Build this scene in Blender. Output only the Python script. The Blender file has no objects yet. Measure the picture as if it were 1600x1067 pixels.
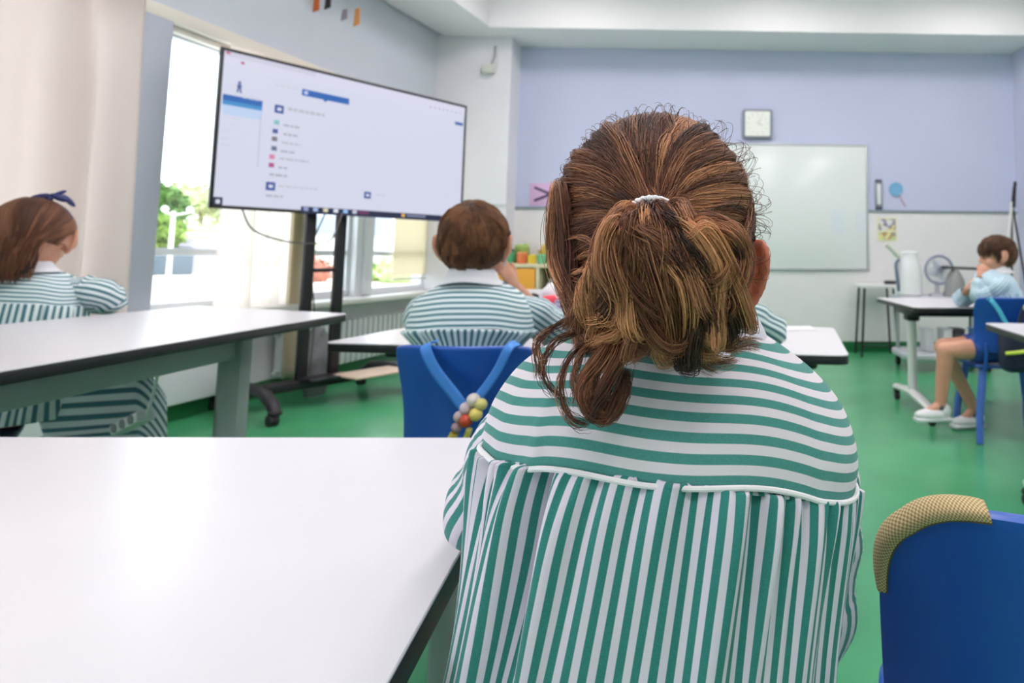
import bpy, bmesh, math, random
import numpy as np
from mathutils import Vector, Matrix

random.seed(7)
RNG = np.random.default_rng(11)
S = bpy.context.scene
COL = S.collection
R = math.radians

# ---------------------------------------------------------------- camera
YAW, PITCH, ROLL = R(1.3), R(4.9), R(0.45)
CAM_H = 0.92
fw = Vector((math.sin(YAW)*math.cos(PITCH), math.cos(YAW)*math.cos(PITCH), math.sin(PITCH)))
r0 = Vector((math.cos(YAW), -math.sin(YAW), 0))
u0 = r0.cross(fw)
rr = r0*math.cos(ROLL) + u0*math.sin(ROLL)
uu = u0*math.cos(ROLL) - r0*math.sin(ROLL)
cam = bpy.data.cameras.new('camera')
co = bpy.data.objects.new('camera', cam)
COL.objects.link(co)
M = Matrix(((rr.x, uu.x, -fw.x, 0), (rr.y, uu.y, -fw.y, 0), (rr.z, uu.z, -fw.z, CAM_H), (0, 0, 0, 1)))
co.matrix_world = M
cam.sensor_width = 36
cam.lens = 1005/1600*36
cam.shift_x = (800-1130)/1600
cam.shift_y = (314-533.5)/1600
cam.clip_start = 0.02
cam.clip_end = 200
cam.dof.use_dof = True
cam.dof.focus_distance = 0.47
cam.dof.aperture_fstop = 9
S.camera = co

# ---------------------------------------------------------------- world (bright overcast sky)
w = bpy.data.worlds.new('overcast_sky')
S.world = w
w.use_nodes = True
nt = w.node_tree
bg = nt.nodes['Background']
tc = nt.nodes.new('ShaderNodeTexCoord')
sp = nt.nodes.new('ShaderNodeSeparateXYZ')
cr = nt.nodes.new('ShaderNodeValToRGB')
nt.links.new(tc.outputs['Generated'], sp.inputs[0])
nt.links.new(sp.outputs['Z'], cr.inputs[0])
nt.links.new(cr.outputs[0], bg.inputs[0])
cr.color_ramp.elements[0].color = (0.95, 0.96, 1.0, 1)
cr.color_ramp.elements[1].color = (0.80, 0.88, 1.0, 1)
bg.inputs[1].default_value = 4.8

# ---------------------------------------------------------------- view
S.view_settings.view_transform = 'Standard'
S.view_settings.look = 'None'
S.view_settings.gamma = 1
S.view_settings.use_curve_mapping = False
S.view_settings.exposure = 0.12
S.cycles.max_bounces = 8
S.cycles.diffuse_bounces = 4
S.cycles.transparent_max_bounces = 16
FILL_STRENGTH = 15.0      # diffusers of the added ceiling panels

# ---------------------------------------------------------------- materials
def lin(c):
    return tuple(((v/255)/12.92 if v/255 <= .04045 else ((v/255+.055)/1.055)**2.4) for v in c)

MATS = {}
def mat(name, rgb, rough=.5, metal=0, spec=.5, noise=0, nscale=20, bump=0, bscale=60, sheen=0, sss=0, coat=0):
    if name in MATS: return MATS[name]
    m = bpy.data.materials.new(name); m.use_nodes = True
    n = m.node_tree; b = n.nodes['Principled BSDF']
    c = lin(rgb)
    b.inputs['Base Color'].default_value = (*c, 1)
    b.inputs['Roughness'].default_value = rough
    b.inputs['Metallic'].default_value = metal
    b.inputs['Specular IOR Level'].default_value = spec
    if sheen: b.inputs['Sheen Weight'].default_value = sheen
    if coat: b.inputs['Coat Weight'].default_value = coat
    if sss:
        b.inputs['Subsurface Weight'].default_value = sss
        b.inputs['Subsurface Radius'].default_value = (.012, .004, .002)
        b.inputs['Subsurface Scale'].default_value = 1.0
    if noise or bump:
        t = n.nodes.new('ShaderNodeTexCoord')
    if noise:
        x = n.nodes.new('ShaderNodeTexNoise'); x.inputs['Scale'].default_value = nscale; x.inputs['Detail'].default_value = 4
        n.links.new(t.outputs['Object'], x.inputs['Vector'])
        r = n.nodes.new('ShaderNodeValToRGB')
        r.color_ramp.elements[0].position = .3; r.color_ramp.elements[1].position = .7
        r.color_ramp.elements[0].color = (*[max(0, v*(1-noise)) for v in c], 1)
        r.color_ramp.elements[1].color = (*[min(1, v*(1+noise)) for v in c], 1)
        n.links.new(x.outputs['Fac'], r.inputs[0]); n.links.new(r.outputs[0], b.inputs['Base Color'])
    if bump:
        x = n.nodes.new('ShaderNodeTexNoise'); x.inputs['Scale'].default_value = bscale; x.inputs['Detail'].default_value = 3
        n.links.new(t.outputs['Object'], x.inputs['Vector'])
        bm_ = n.nodes.new('ShaderNodeBump'); bm_.inputs['Strength'].default_value = bump; bm_.inputs['Distance'].default_value = .002
        n.links.new(x.outputs['Fac'], bm_.inputs['Height']); n.links.new(bm_.outputs[0], b.inputs['Normal'])
    MATS[name] = m
    return m

def emat(name, rgb, strength=1.0):
    if name in MATS: return MATS[name]
    m = bpy.data.materials.new(name); m.use_nodes = True
    b = m.node_tree.nodes['Principled BSDF']
    b.inputs['Base Color'].default_value = (0.01, .01, .012, 1)
    b.inputs['Roughness'].default_value = .35
    b.inputs['Emission Color'].default_value = (*lin(rgb), 1)
    b.inputs['Emission Strength'].default_value = strength
    MATS[name] = m
    return m

def stripe_mat(name, dark, light, axis=0, duty=.5, rough=.85):
    """woven cotton: one stripe period per UV unit"""
    if name in MATS: return MATS[name]
    m = bpy.data.materials.new(name); m.use_nodes = True
    n = m.node_tree; L = n.links; b = n.nodes['Principled BSDF']
    b.inputs['Roughness'].default_value = rough
    b.inputs['Specular IOR Level'].default_value = .15
    b.inputs['Sheen Weight'].default_value = .15
    uv = n.nodes.new('ShaderNodeUVMap'); uv.uv_map = 'UVMap'
    s = n.nodes.new('ShaderNodeSeparateXYZ'); L.new(uv.outputs[0], s.inputs[0])
    fr = n.nodes.new('ShaderNodeMath'); fr.operation = 'FRACT'; L.new(s.outputs[axis], fr.inputs[0])
    pp = n.nodes.new('ShaderNodeMath'); pp.operation = 'SUBTRACT'; pp.inputs[1].default_value = .5; L.new(fr.outputs[0], pp.inputs[0])
    ab = n.nodes.new('ShaderNodeMath'); ab.operation = 'ABSOLUTE'; L.new(pp.outputs[0], ab.inputs[0])
    mr = n.nodes.new('ShaderNodeMapRange'); mr.interpolation_type = 'SMOOTHSTEP'
    mr.inputs['From Min'].default_value = duty/2-.025; mr.inputs['From Max'].default_value = duty/2+.025
    L.new(ab.outputs[0], mr.inputs['Value'])
    tcn = n.nodes.new('ShaderNodeTexCoord')
    nz = n.nodes.new('ShaderNodeTexNoise'); nz.inputs['Scale'].default_value = 900; nz.inputs['Detail'].default_value = 2
    L.new(tcn.outputs['Object'], nz.inputs['Vector'])
    nz2 = n.nodes.new('ShaderNodeTexNoise'); nz2.inputs['Scale'].default_value = 45; nz2.inputs['Detail'].default_value = 3
    L.new(tcn.outputs['Object'], nz2.inputs['Vector'])
    d, l_ = lin(dark), lin(light)
    cd = n.nodes.new('ShaderNodeMix'); cd.data_type = 'RGBA'
    cd.inputs['A'].default_value = (*[v*.8 for v in d], 1); cd.inputs['B'].default_value = (*[min(1, v*1.25+.01) for v in d], 1)
    L.new(nz.outputs['Fac'], cd.inputs['Factor'])
    mx = n.nodes.new('ShaderNodeMix'); mx.data_type = 'RGBA'
    L.new(mr.outputs[0], mx.inputs['Factor']); L.new(cd.outputs['Result'], mx.inputs['A']); mx.inputs['B'].default_value = (*l_, 1)
    L.new(mx.outputs['Result'], b.inputs['Base Color'])
    bp = n.nodes.new('ShaderNodeBump'); bp.inputs['Strength'].default_value = .35; bp.inputs['Distance'].default_value = .0015
    L.new(nz2.outputs['Fac'], bp.inputs['Height'])
    bp2 = n.nodes.new('ShaderNodeBump'); bp2.inputs['Strength'].default_value = .15; bp2.inputs['Distance'].default_value = .0004
    L.new(nz.outputs['Fac'], bp2.inputs['Height']); L.new(bp.outputs[0], bp2.inputs['Normal'])
    L.new(bp2.outputs[0], b.inputs['Normal'])
    MATS[name] = m
    return m

def cloth_translucent(name, rgb, transp=.1, trans=.5):
    if name in MATS: return MATS[name]
    m = bpy.data.materials.new(name); m.use_nodes = True
    n = m.node_tree; L = n.links; n.nodes.clear()
    o = n.nodes.new('ShaderNodeOutputMaterial')
    df = n.nodes.new('ShaderNodeBsdfDiffuse'); tl = n.nodes.new('ShaderNodeBsdfTranslucent'); tp = n.nodes.new('ShaderNodeBsdfTransparent')
    c = (*lin(rgb), 1)
    df.inputs[0].default_value = c; tl.inputs[0].default_value = c
    a = n.nodes.new('ShaderNodeMixShader'); a.inputs[0].default_value = trans
    L.new(df.outputs[0], a.inputs[1]); L.new(tl.outputs[0], a.inputs[2])
    b = n.nodes.new('ShaderNodeMixShader'); b.inputs[0].default_value = transp
    L.new(a.outputs[0], b.inputs[1]); L.new(tp.outputs[0], b.inputs[2])
    L.new(b.outputs[0], o.inputs[0])
    MATS[name] = m
    return m

def glass_mat(name, rgb=(244, 250, 250), gloss=.06):
    if name in MATS: return MATS[name]
    m = bpy.data.materials.new(name); m.use_nodes = True
    n = m.node_tree; L = n.links; n.nodes.clear()
    o = n.nodes.new('ShaderNodeOutputMaterial')
    tp = n.nodes.new('ShaderNodeBsdfTransparent'); tp.inputs[0].default_value = (*lin(rgb), 1)
    gl = n.nodes.new('ShaderNodeBsdfGlossy'); gl.inputs['Roughness'].default_value = .02
    a = n.nodes.new('ShaderNodeMixShader'); a.inputs[0].default_value = gloss
    L.new(tp.outputs[0], a.inputs[1]); L.new(gl.outputs[0], a.inputs[2]); L.new(a.outputs[0], o.inputs[0])
    MATS[name] = m
    return m

WALL = mat('wall_paint', (230, 229, 235), .8, noise=.02, nscale=3)
WALLG = mat('grey_blue_paint', (204, 209, 218), .8, noise=.02, nscale=3)
LILAC = mat('lilac_paint', (200, 205, 232), .8, noise=.02, nscale=2)
CEIL = mat('ceiling_paint', (238, 237, 239), .85)
TILE = mat('white_panelling', (236, 233, 234), .45, noise=.015, nscale=6)
GREEN = mat('green_vinyl', (76, 164, 114), .24, spec=.5, noise=.10, nscale=2.2, bump=.15, bscale=14)
GREENS = mat('green_skirting', (30, 110, 62), .4)
BLUEP = mat('blue_plastic', (32, 84, 176), .32, spec=.5, noise=.05, nscale=8)
BLUELEG = mat('blue_leg_plastic', (74, 116, 205), .35)
TTOP = mat('white_laminate', (222, 219, 225), .28, spec=.5, noise=.012, nscale=5)
BLACK = mat('black_edge', (24, 22, 28), .4)
BLACKM = mat('black_metal', (42, 38, 44), .38, metal=.3)
GREYM = mat('grey_green_metal', (150, 164, 162), .45)
WHITEM = mat('white_metal', (232, 232, 230), .35)
CREAM = mat('cream_trim', (226, 220, 208), .6)
FRAMEW = mat('white_window_frame', (228, 230, 234), .45)
FRAMEG = mat('grey_window_post', (176, 180, 194), .55)
SKIN = mat('child_skin', (214, 158, 132), .5, sss=.15, noise=.05, nscale=30)
SKINR = mat('flushed_ear_skin', (205, 118, 92), .5, sss=.3, noise=.16, nscale=60)
SHOEW = mat('white_shoe', (235, 235, 238), .5)
DARK = mat('dark_rubber', (34, 32, 34), .7)

# ---------------------------------------------------------------- object helpers
def tag(o, label=None, cat=None, group=None, kind=None):
    if label: o['label'] = label
    if cat: o['category'] = cat
    if group: o['group'] = group
    if kind: o['kind'] = kind
    return o

def empty(name, loc=(0, 0, 0), rz=0, **k):
    o = bpy.data.objects.new(name, None); COL.objects.link(o)
    o.location = loc; o.rotation_euler = (0, 0, rz); o.empty_display_size = .05
    return tag(o, **k)

def link_mesh(name, me, m, parent=None, loc=None, rz=0, smooth=True, **k):
    o = bpy.data.objects.new(name, me); COL.objects.link(o)
    if m is not None and not me.materials: me.materials.append(m)
    if parent is not None: o.parent = parent
    if loc is not None: o.location = loc
    if rz: o.rotation_euler = (0, 0, rz)
    if smooth: me.polygons.foreach_set('use_smooth', [True]*len(me.polygons))
    return tag(o, **k)

def rotm(rx=0, ry=0, rz=0):
    return Matrix.Rotation(rz, 4, 'Z') @ Matrix.Rotation(ry, 4, 'Y') @ Matrix.Rotation(rx, 4, 'X')

class MB:
    def __init__(s): s.bm = bmesh.new()
    def _add(s, t, mtx=None):
        if mtx is not None: bmesh.ops.transform(t, matrix=mtx, verts=t.verts)
        me = bpy.data.meshes.new('t'); t.to_mesh(me); t.free(); s.bm.from_mesh(me); bpy.data.meshes.remove(me)
        return s
    def box(s, c, size, bev=0, rot=None, seg=2, taper=None):
        t = bmesh.new(); bmesh.ops.create_cube(t, size=1)
        for v in t.verts:
            k = 1.0
            if taper and v.co.z > 0: k = taper
            v.co = Vector((v.co.x*size[0]*k, v.co.y*size[1]*k, v.co.z*size[2]))
        if bev: bmesh.ops.bevel(t, geom=t.edges[:], offset=min(bev, min(size)*.49), segments=seg, affect='EDGES', profile=.5)
        m = Matrix.Translation(c) @ (rot if rot is not None else Matrix.Identity(4))
        return s._add(t, m)
    def b2(s, a, b, bev=0):
        c = [(a[i]+b[i])/2 for i in range(3)]; z = [abs(b[i]-a[i]) for i in range(3)]
        return s.box(c, z, bev)
    def cyl(s, p0, p1, r0, r1=None, n=20, bev=0):
        r1 = r0 if r1 is None else r1
        p0, p1 = Vector(p0), Vector(p1); d = p1-p0
        t = bmesh.new(); bmesh.ops.create_cone(t, cap_ends=True, segments=n, radius1=r0, radius2=r1, depth=d.length)
        if bev:
            e = [e for e in t.edges if abs(e.verts[0].co.z-e.verts[1].co.z) < 1e-6]
            bmesh.ops.bevel(t, geom=e, offset=bev, segments=2, affect='EDGES', profile=.5)
        q = d.to_track_quat('Z', 'Y').to_matrix().to_4x4()
        return s._add(t, Matrix.Translation((p0+p1)/2) @ q)
    def ell(s, c, r, rot=None, u=24, v=14):
        t = bmesh.new(); bmesh.ops.create_uvsphere(t, u_segments=u, v_segments=v, radius=1)
        m = Matrix.Translation(c) @ (rot if rot is not None else Matrix.Identity(4)) @ Matrix.Diagonal((*r, 1))
        return s._add(t, m)
    def tube(s, pts, rad, n=10, cap=True, flat=1.0):
        P = [Vector(p) for p in pts]; N = len(P)
        rad = [rad]*N if not hasattr(rad, '__len__') else rad
        t = bmesh.new(); rings = []
        T0 = (P[1]-P[0]).normalized()
        up = Vector((0, 0, 1)) if abs(T0.z) < .9 else Vector((1, 0, 0))
        X = T0.cross(up).normalized()
        for i in range(N):
            T = (P[min(i+1, N-1)]-P[max(i-1, 0)]).normalized()
            X = (X - T*X.dot(T)).normalized(); Y = T.cross(X)
            rings.append([t.verts.new(P[i]+(X*math.cos(a)+Y*math.sin(a)*flat)*rad[i]) for a in [2*math.pi*j/n for j in range(n)]])
        for i in range(N-1):
            for j in range(n):
                t.faces.new((rings[i][j], rings[i][(j+1) % n], rings[i+1][(j+1) % n], rings[i+1][j]))
        if cap:
            t.faces.new(rings[0][::-1]); t.faces.new(rings[-1])
        bmesh.ops.recalc_face_normals(t, faces=t.faces)
        return s._add(t)
    def lathe(s, prof, c=(0, 0, 0), n=24):
        t = bmesh.new(); rings = []
        for r, z in prof:
            rings.append([t.verts.new((c[0]+r*math.cos(2*math.pi*j/n), c[1]+r*math.sin(2*math.pi*j/n), c[2]+z)) for j in range(n)])
        for i in range(len(prof)-1):
            for j in range(n):
                t.faces.new((rings[i][j], rings[i][(j+1) % n], rings[i+1][(j+1) % n], rings[i+1][j]))
        if prof[0][0] > 1e-4: t.faces.new(rings[0][::-1])
        if prof[-1][0] > 1e-4: t.faces.new(rings[-1])
        bmesh.ops.remove_doubles(t, verts=t.verts, dist=1e-5)
        bmesh.ops.recalc_face_normals(t, faces=t.faces)
        return s._add(t)
    def prism(s, poly, z0, z1, bev=0, seg=3, mtx=None, corner=0):
        t = bmesh.new()
        vs = [t.verts.new((x, y, z0)) for x, y in poly]
        f = t.faces.new(vs)
        g = bmesh.ops.extrude_face_region(t, geom=[f])
        for v in [e for e in g['geom'] if isinstance(e, bmesh.types.BMVert)]: v.co.z = z1
        bmesh.ops.recalc_face_normals(t, faces=t.faces)
        if corner:
            e = [e for e in t.edges if abs(e.verts[0].co.z-e.verts[1].co.z) > 1e-6]
            bmesh.ops.bevel(t, geom=e, offset=corner, segments=6, affect='EDGES', profile=.5)
        if bev:
            e = [e for e in t.edges if abs(e.verts[0].co.z-e.verts[1].co.z) < 1e-6 and len(e.link_faces) == 2]
            bmesh.ops.bevel(t, geom=e, offset=bev, segments=seg, affect='EDGES', profile=.5)
        return s._add(t, mtx)
    def build(s, name, m, parent=None, smooth=False, loc=None, rz=0, **k):
        me = bpy.data.meshes.new(name); s.bm.to_mesh(me); s.bm.free()
        o = link_mesh(name, me, m, parent, loc, rz, smooth=True, **k)
        # keep flat faces flat: sharpen edges by angle
        try: me.set_sharp_from_angle(angle=R(38))
        except Exception: pass
        return o

def grid_mesh(name, P, m, parent=None, UV=None, closed=False, thick=0, loc=None, rz=0, flip=False, **k):
    """P: rows x cols x 3; closed wraps the columns"""
    P = np.asarray(P, float); Rn, Cn = P.shape[:2]
    me = bpy.data.meshes.new(name)
    V = P.reshape(-1, 3)
    i, j = np.meshgrid(np.arange(Rn-1), np.arange(Cn if closed else Cn-1), indexing='ij')
    j2 = (j+1) % Cn
    F = np.stack([i*Cn+j, i*Cn+j2, (i+1)*Cn+j2, (i+1)*Cn+j], -1).reshape(-1, 4)
    if flip: F = F[:, ::-1]
    me.from_pydata(V.tolist(), [], F.tolist())
    if UV is not None:
        UV = np.asarray(UV, float)     # rows x (cols+1 if closed else cols) x 2
        Cu = UV.shape[1]
        jj = np.stack([j, j+1, j+1, j], -1) if closed else np.stack([j, j2, j2, j], -1)
        ii = np.stack([i, i, i+1, i+1], -1)
        lu = UV[ii.reshape(-1, 4), np.minimum(jj.reshape(-1, 4), Cu-1)]
        if flip: lu = lu[:, ::-1]
        l = me.uv_layers.new(name='UVMap')
        l.data.foreach_set('uv', lu.reshape(-1).tolist())
    me.validate()
    o = link_mesh(name, me, m, parent, loc, rz, **k)
    if thick:
        s = o.modifiers.new('thickness', 'SOLIDIFY'); s.thickness = thick; s.offset = 0
    return o

def spl(pts, n):
    """Catmull-Rom through pts -> n samples (numpy)"""
    P = np.asarray(pts, float)
    if P.ndim == 1: P = P[:, None]
    A = np.vstack([2*P[0]-P[1], P, 2*P[-1]-P[-2]])
    t = np.linspace(0, len(P)-1-1e-9, n); i = t.astype(int); f = (t-i)[:, None]
    p0, p1, p2, p3 = A[i], A[i+1], A[i+2], A[i+3]
    out = .5*((2*p1)+(-p0+p2)*f+(2*p0-5*p1+4*p2-p3)*f**2+(-p0+3*p1-3*p2+p3)*f**3)
    return out[:, 0] if out.shape[1] == 1 else out

def copy_tree(o, parent=None):
    c = o.copy(); COL.objects.link(c); c.parent = parent
    for ch in [x for x in bpy.data.objects if x.parent == o]:
        copy_tree(ch, c)
    return c

# ================================================================ THE ROOM
BACK = 6.36           # recess back wall
PIL = 6.06            # pilaster front plane
SOFF = 3.0
TOP = 3.45
WOx, WOy = -2.563, 6.36
WDx, WDy = -.1362, -.9907
WNx, WNy = .9907, -.1362
WROT = math.atan2(WDx, -WDy)     # wall frame: local -y runs along the wall towards the camera
def W(s, d, z): return (WOx+WDx*s+WNx*d, WOy+WDy*s+WNy*d, z)
def wbox(mb, s0, s1, d0, d1, z0, z1, bev=0):
    c = W((s0+s1)/2, (d0+d1)/2, (z0+z1)/2)
    mb.box(c, (abs(d1-d0), abs(s1-s0), abs(z1-z0)), bev, rot=Matrix.Rotation(math.atan2(WNy, WNx), 4, 'Z'))
    return mb
def struct(name, mb, m): return mb.build(name, m, kind='structure')

m_ = MB(); m_.prism([(-5, -3.2), (4.2, -3.2), (4.2, 6.6), (-2.4, 6.6)], -.06, 0)
struct('floor', m_, GREEN)
# ceiling: raised centre and lowered border
m_ = MB(); m_.b2((-5, -3.2, TOP), (4.2, 6.6, TOP+.1))
struct('ceiling', m_, CEIL)
fy = 5.8
lx = lambda y: -2.03-.1375*(fy-y)
m_ = MB()
m_.prism([(-2.45, 6.6), (4.2, 6.6), (4.2, fy), (-2.03, fy)], SOFF, TOP)
m_.prism([(-2.45, 6.6), (-2.03, fy), (lx(-3.2), -3.2), (W(9.9, -.2, 0)[0]-.15, -3.2)], SOFF, TOP)
struct('ceiling_soffit', m_, CEIL)
# back wall
m_ = MB()
m_.b2((-2.3, BACK, 1.385), (3.4, BACK+.1, SOFF))
struct('wall_back', m_, LILAC)
m_ = MB(); m_.b2((-2.3, BACK, 0), (3.4, BACK+.1, 1.385)); struct('wall_back_lower', m_, TILE)
m_ = MB(); m_.b2((-1.9, BACK-.018, 1.368), (3.09, BACK, 1.388), .004); struct('trim_1', m_, mat('grey_green_rail', (134, 150, 160), .5))
m_ = MB(); m_.b2((-2.75, PIL, 0), (-1.9, BACK+.1, SOFF)); struct('wall_back_pilaster_left', m_, WALL)
m_ = MB(); m_.b2((-2.50, PIL-.012, 1.372), (-1.9, PIL, 1.388)); struct('trim_2', m_, mat('pale_rail', (196, 204, 202), .5))
m_ = MB(); m_.b2((3.09, PIL, 0), (4.2, BACK+.1, SOFF)); struct('wall_back_pilaster_right', m_, mat('pale_lilac_paint', (205, 209, 232), .8))
m_ = MB(); m_.b2((-1.9, BACK-.012, 0), (3.09, BACK, .1), .004); m_.b2((-2.5, PIL-.012, 0), (-1.9, PIL, .1), .004)
struct('baseboard_back', m_, GREENS)
m_ = MB(); m_.b2((4.1, -3.2, 0), (4.2, 6.6, TOP)); struct('wall_right', m_, WALL)
m_ = MB(); m_.b2((-5, -3.2, 0), (4.2, -3.1, TOP)); struct('wall_rear', m_, WALL)
# left wall with the window band
SL, ZS, ZH = 9.6, .60, 2.16
m_ = MB(); wbox(m_, -.25, SL, -.2, 0, ZH, SOFF+.4); struct('wall_left', m_, WALLG)
m_ = MB(); wbox(m_, -.25, SL, -.2, 0, 0, ZS-.02); wbox(m_, -.25, .22, -.2, 0, ZS-.02, ZH); struct('wall_left_lower', m_, WALL)
m_ = MB(); wbox(m_, -.05, SL, 0, .012, 0, .1, .004); struct('baseboard_left', m_, GREENS)
m_ = MB(); wbox(m_, .0, SL, -.15, .20, ZS-.05, ZS-.012, .008); struct('windowsill', m_, mat('pale_sill', (232, 230, 226), .35))
m_ = MB(); wbox(m_, 0.1, SL, 0, .07, ZH-.01, ZH+.07, .01); wbox(m_, 0.1, SL, 0, .035, ZH-.045, ZH-.01, .005); struct('trim_3', m_, CREAM)
# window frames and panes
posts = [(.22, .30), (1.10, 1.31), (2.93, 3.13), (4.6, 4.7), (6.2, 6.3), (7.8, 7.9)]
for i in range(len(posts)-1):
    a, b = posts[i][1], posts[i+1][0]
    m_ = MB()
    for z0, z1 in ((ZS-.012, ZS+.04), (ZH-.05, ZH-.0)): wbox(m_, a, b, -.09, -.03, z0, z1, .006)
    if i < 2: wbox(m_, a, b, -.085, -.035, .90, .94, .005)
    for s_ in (a, b-.035): wbox(m_, s_, s_+.035, -.088, -.032, ZS+.03, ZH-.04, .005)
    if i == 1: wbox(m_, 1.86, 1.90, -.088, -.032, ZS+.03, ZH-.04, .005)
    fr = struct('window_%d' % (i+1), m_, FRAMEW)
    g = MB(); wbox(g, a+.02, b-.02, -.062, -.058, ZS+.02, ZH-.03); g.build('pane', glass_mat('window_glass'), fr)
for i, (a, b) in enumerate(posts):
    m_ = MB(); wbox(m_, a, b, -.11, .02 if i != 2 else .07, ZS-.012, ZH, .006)
    if i == 1: wbox(m_, a+.07, b-.07, .0, .05, ZS, ZH, .01)
    struct('window_post_%d' % (i+1), m_, FRAMEG if i == 2 else FRAMEW)
m_ = MB(); wbox(m_, 2.35, 6.5, .012, .09, .1, ZS-.05, .01); struct('trim_4', m_, mat('boxed_panel_white', (222, 225, 230), .5))

# panel lamps added out of view on the ceiling to brighten the room
def fill_panel(x, y, lab):
    t = empty('fill_panel_light', (x, y, TOP-.03), label=lab, cat='fill light', group='added fill panels on the raised ceiling')
    a = MB()
    for (c, s_) in (((0, .33, .01), (.70, .04, .04)), ((0, -.33, .01), (.70, .04, .04)), ((.33, 0, .01), (.04, .62, .04)), ((-.33, 0, .01), (.04, .62, .04))): a.box(c, s_, .004)
    a.build('frame', WHITEM, t)
    b = MB(); b.box((0, 0, .005), (.625, .625, .012)); b.build('diffuser', emat('fill_diffuser', (255, 244, 246), FILL_STRENGTH), t)
for x in (-1.2, .6, 2.4):
    for y in (-1.2, 1.0, 2.8, 4.8):
        fill_panel(x, y, 'white square fill panel added unseen on the raised ceiling')

# ================================================================ OUTSIDE
PAVE = mat('pale_paving', (226, 218, 210), .8, noise=.08, nscale=1)
m_ = MB(); m_.b2((-60, -20, -.1), (-4.4, 60, -.02)); struct('ground', m_, PAVE)
m_ = MB(); m_.b2((-40, 10.5, -.02), (-3.5, 40, .42), .02); struct('terrace', m_, mat('terrace_stone', (228, 208, 192), .8, noise=.08, nscale=2))
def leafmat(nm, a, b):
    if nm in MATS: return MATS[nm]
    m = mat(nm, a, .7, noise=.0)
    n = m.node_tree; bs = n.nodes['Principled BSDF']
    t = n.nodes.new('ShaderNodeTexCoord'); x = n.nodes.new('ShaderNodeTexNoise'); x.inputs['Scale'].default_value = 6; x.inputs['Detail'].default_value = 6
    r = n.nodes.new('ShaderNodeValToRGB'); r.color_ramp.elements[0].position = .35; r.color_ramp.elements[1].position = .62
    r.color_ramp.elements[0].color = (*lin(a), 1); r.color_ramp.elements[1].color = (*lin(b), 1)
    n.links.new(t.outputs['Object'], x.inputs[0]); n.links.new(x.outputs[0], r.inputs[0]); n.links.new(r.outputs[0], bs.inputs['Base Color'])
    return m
LEAF1 = leafmat('leaves_green', (52, 92, 30), (108, 146, 58))
LEAF2 = leafmat('leaves_bright', (80, 122, 36), (150, 176, 76))
BARK = mat('bark', (120, 104, 88), .9)
def bush(name, loc, blobs, m, lab, cat='bush', trunk=None, n=2600, ls=.09):
    t = empty(name, loc, label=lab, cat=cat)
    V = []; F = []
    core = MB()
    for (c, r) in blobs:
        core.ell(c, [q*.86 for q in r], u=18, v=12)
        k = int(n*(r[0]*r[2])/sum(b[1][0]*b[1][2] for b in blobs))
        d = RNG.normal(size=(k, 3)); d /= np.linalg.norm(d, axis=1)[:, None]
        p = np.array(c)+d*np.array(r)*RNG.uniform(.82, 1.06, (k, 1))
        for q in p:
            a = RNG.normal(size=3)*ls; b = RNG.normal(size=3)*ls; i = len(V)
            V += [tuple(q), tuple(q+a), tuple(q+b)]; F.append((i, i+1, i+2))
    core.build('crown', m, t)
    me = bpy.data.meshes.new('leaves'); me.from_pydata(V, [], F)
    link_mesh('leaves', me, m, t, smooth=False)
    if trunk:
        a = MB(); a.tube([(0, 0, 0), (.05, 0, trunk*.5), (0, .05, trunk)], [.12, .1, .07], 8); a.build('trunk', BARK, t)
    return t
# clipped round bushes in a grey planter seen through the first window
t = empty('planter', (-12.2, 14.2, .42), R(40), label='long slate-grey planter under the clipped bushes outside', cat='planter')
a = MB(); a.box((0, 0, .3), (1.7, .8, .6), .03); a.build('box', mat('slate_planter', (92, 104, 116), .8), t)
a = MB(); a.box((0, 0, .6), (1.6, .7, .03), .01); a.build('soil', mat('soil', (74, 60, 48), .9), t)
bush('clipped_bush', (-12.2, 14.2, 1.04), [((0, 0, .28), (.72, .42, .36))], LEAF2, 'low bright-green clipped bush growing in the slate planter')
bush('clipped_bush', (-13.5, 15.7, .42), [((0, 0, 1.0), (.75, .6, .42))], LEAF1, 'middle mounded bush behind the one in the planter', trunk=.8)
bush('clipped_bush', (-14.7, 17.1, .42), [((0, 0, 1.65), (.95, .7, .58))], LEAF1, 'tallest dark green rounded bush beside the window post', trunk=1.2)
bush('palm_bush', (-19.6, 25.2, .42), [((0, 0, 2.5), (1.5, 1.2, .5)), ((1.2, .3, 2.0), (1.0, .8, .5))], leafmat('leaves_haze_far', (150, 160, 110), (205, 212, 160)), 'pale loose tree far beyond the lamp post', cat='tree', trunk=2.4, n=900, ls=.16)  # leaf colours lightened to stand in for overexposed haze
bush('garden_hedge', (-17.2, 22.0, .42), [((0, 0, .7), (2.0, .8, .75)), ((2.0, .6, .6), (1.6, .8, .65))], leafmat('leaves_haze', (168, 188, 120), (206, 218, 160)), 'pale green hedge behind the white goal frame outside', cat='hedge')  # outdoor haze put into the hedge's leaf colours
# white lamp post
t = empty('street_lamp', (-9.97, 12.2, .42), label='slim white lamp post with two round globes outside the window', cat='lamp post')
a = MB(); a.cyl((0, 0, 0), (0, 0, 1.25), .04, .03); a.tube([(-.12, -.05, 1.24), (0, 0, 1.18), (.22, .1, 1.24)], .015, 8); a.build('pole', WHITEM, t)
for dx, dy in ((-.12, -.05), (.22, .1)):
    a = MB(); a.ell((dx, dy, 1.29), (.055, .055, .06)); a.build('globe', WHITEM, t)
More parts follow.
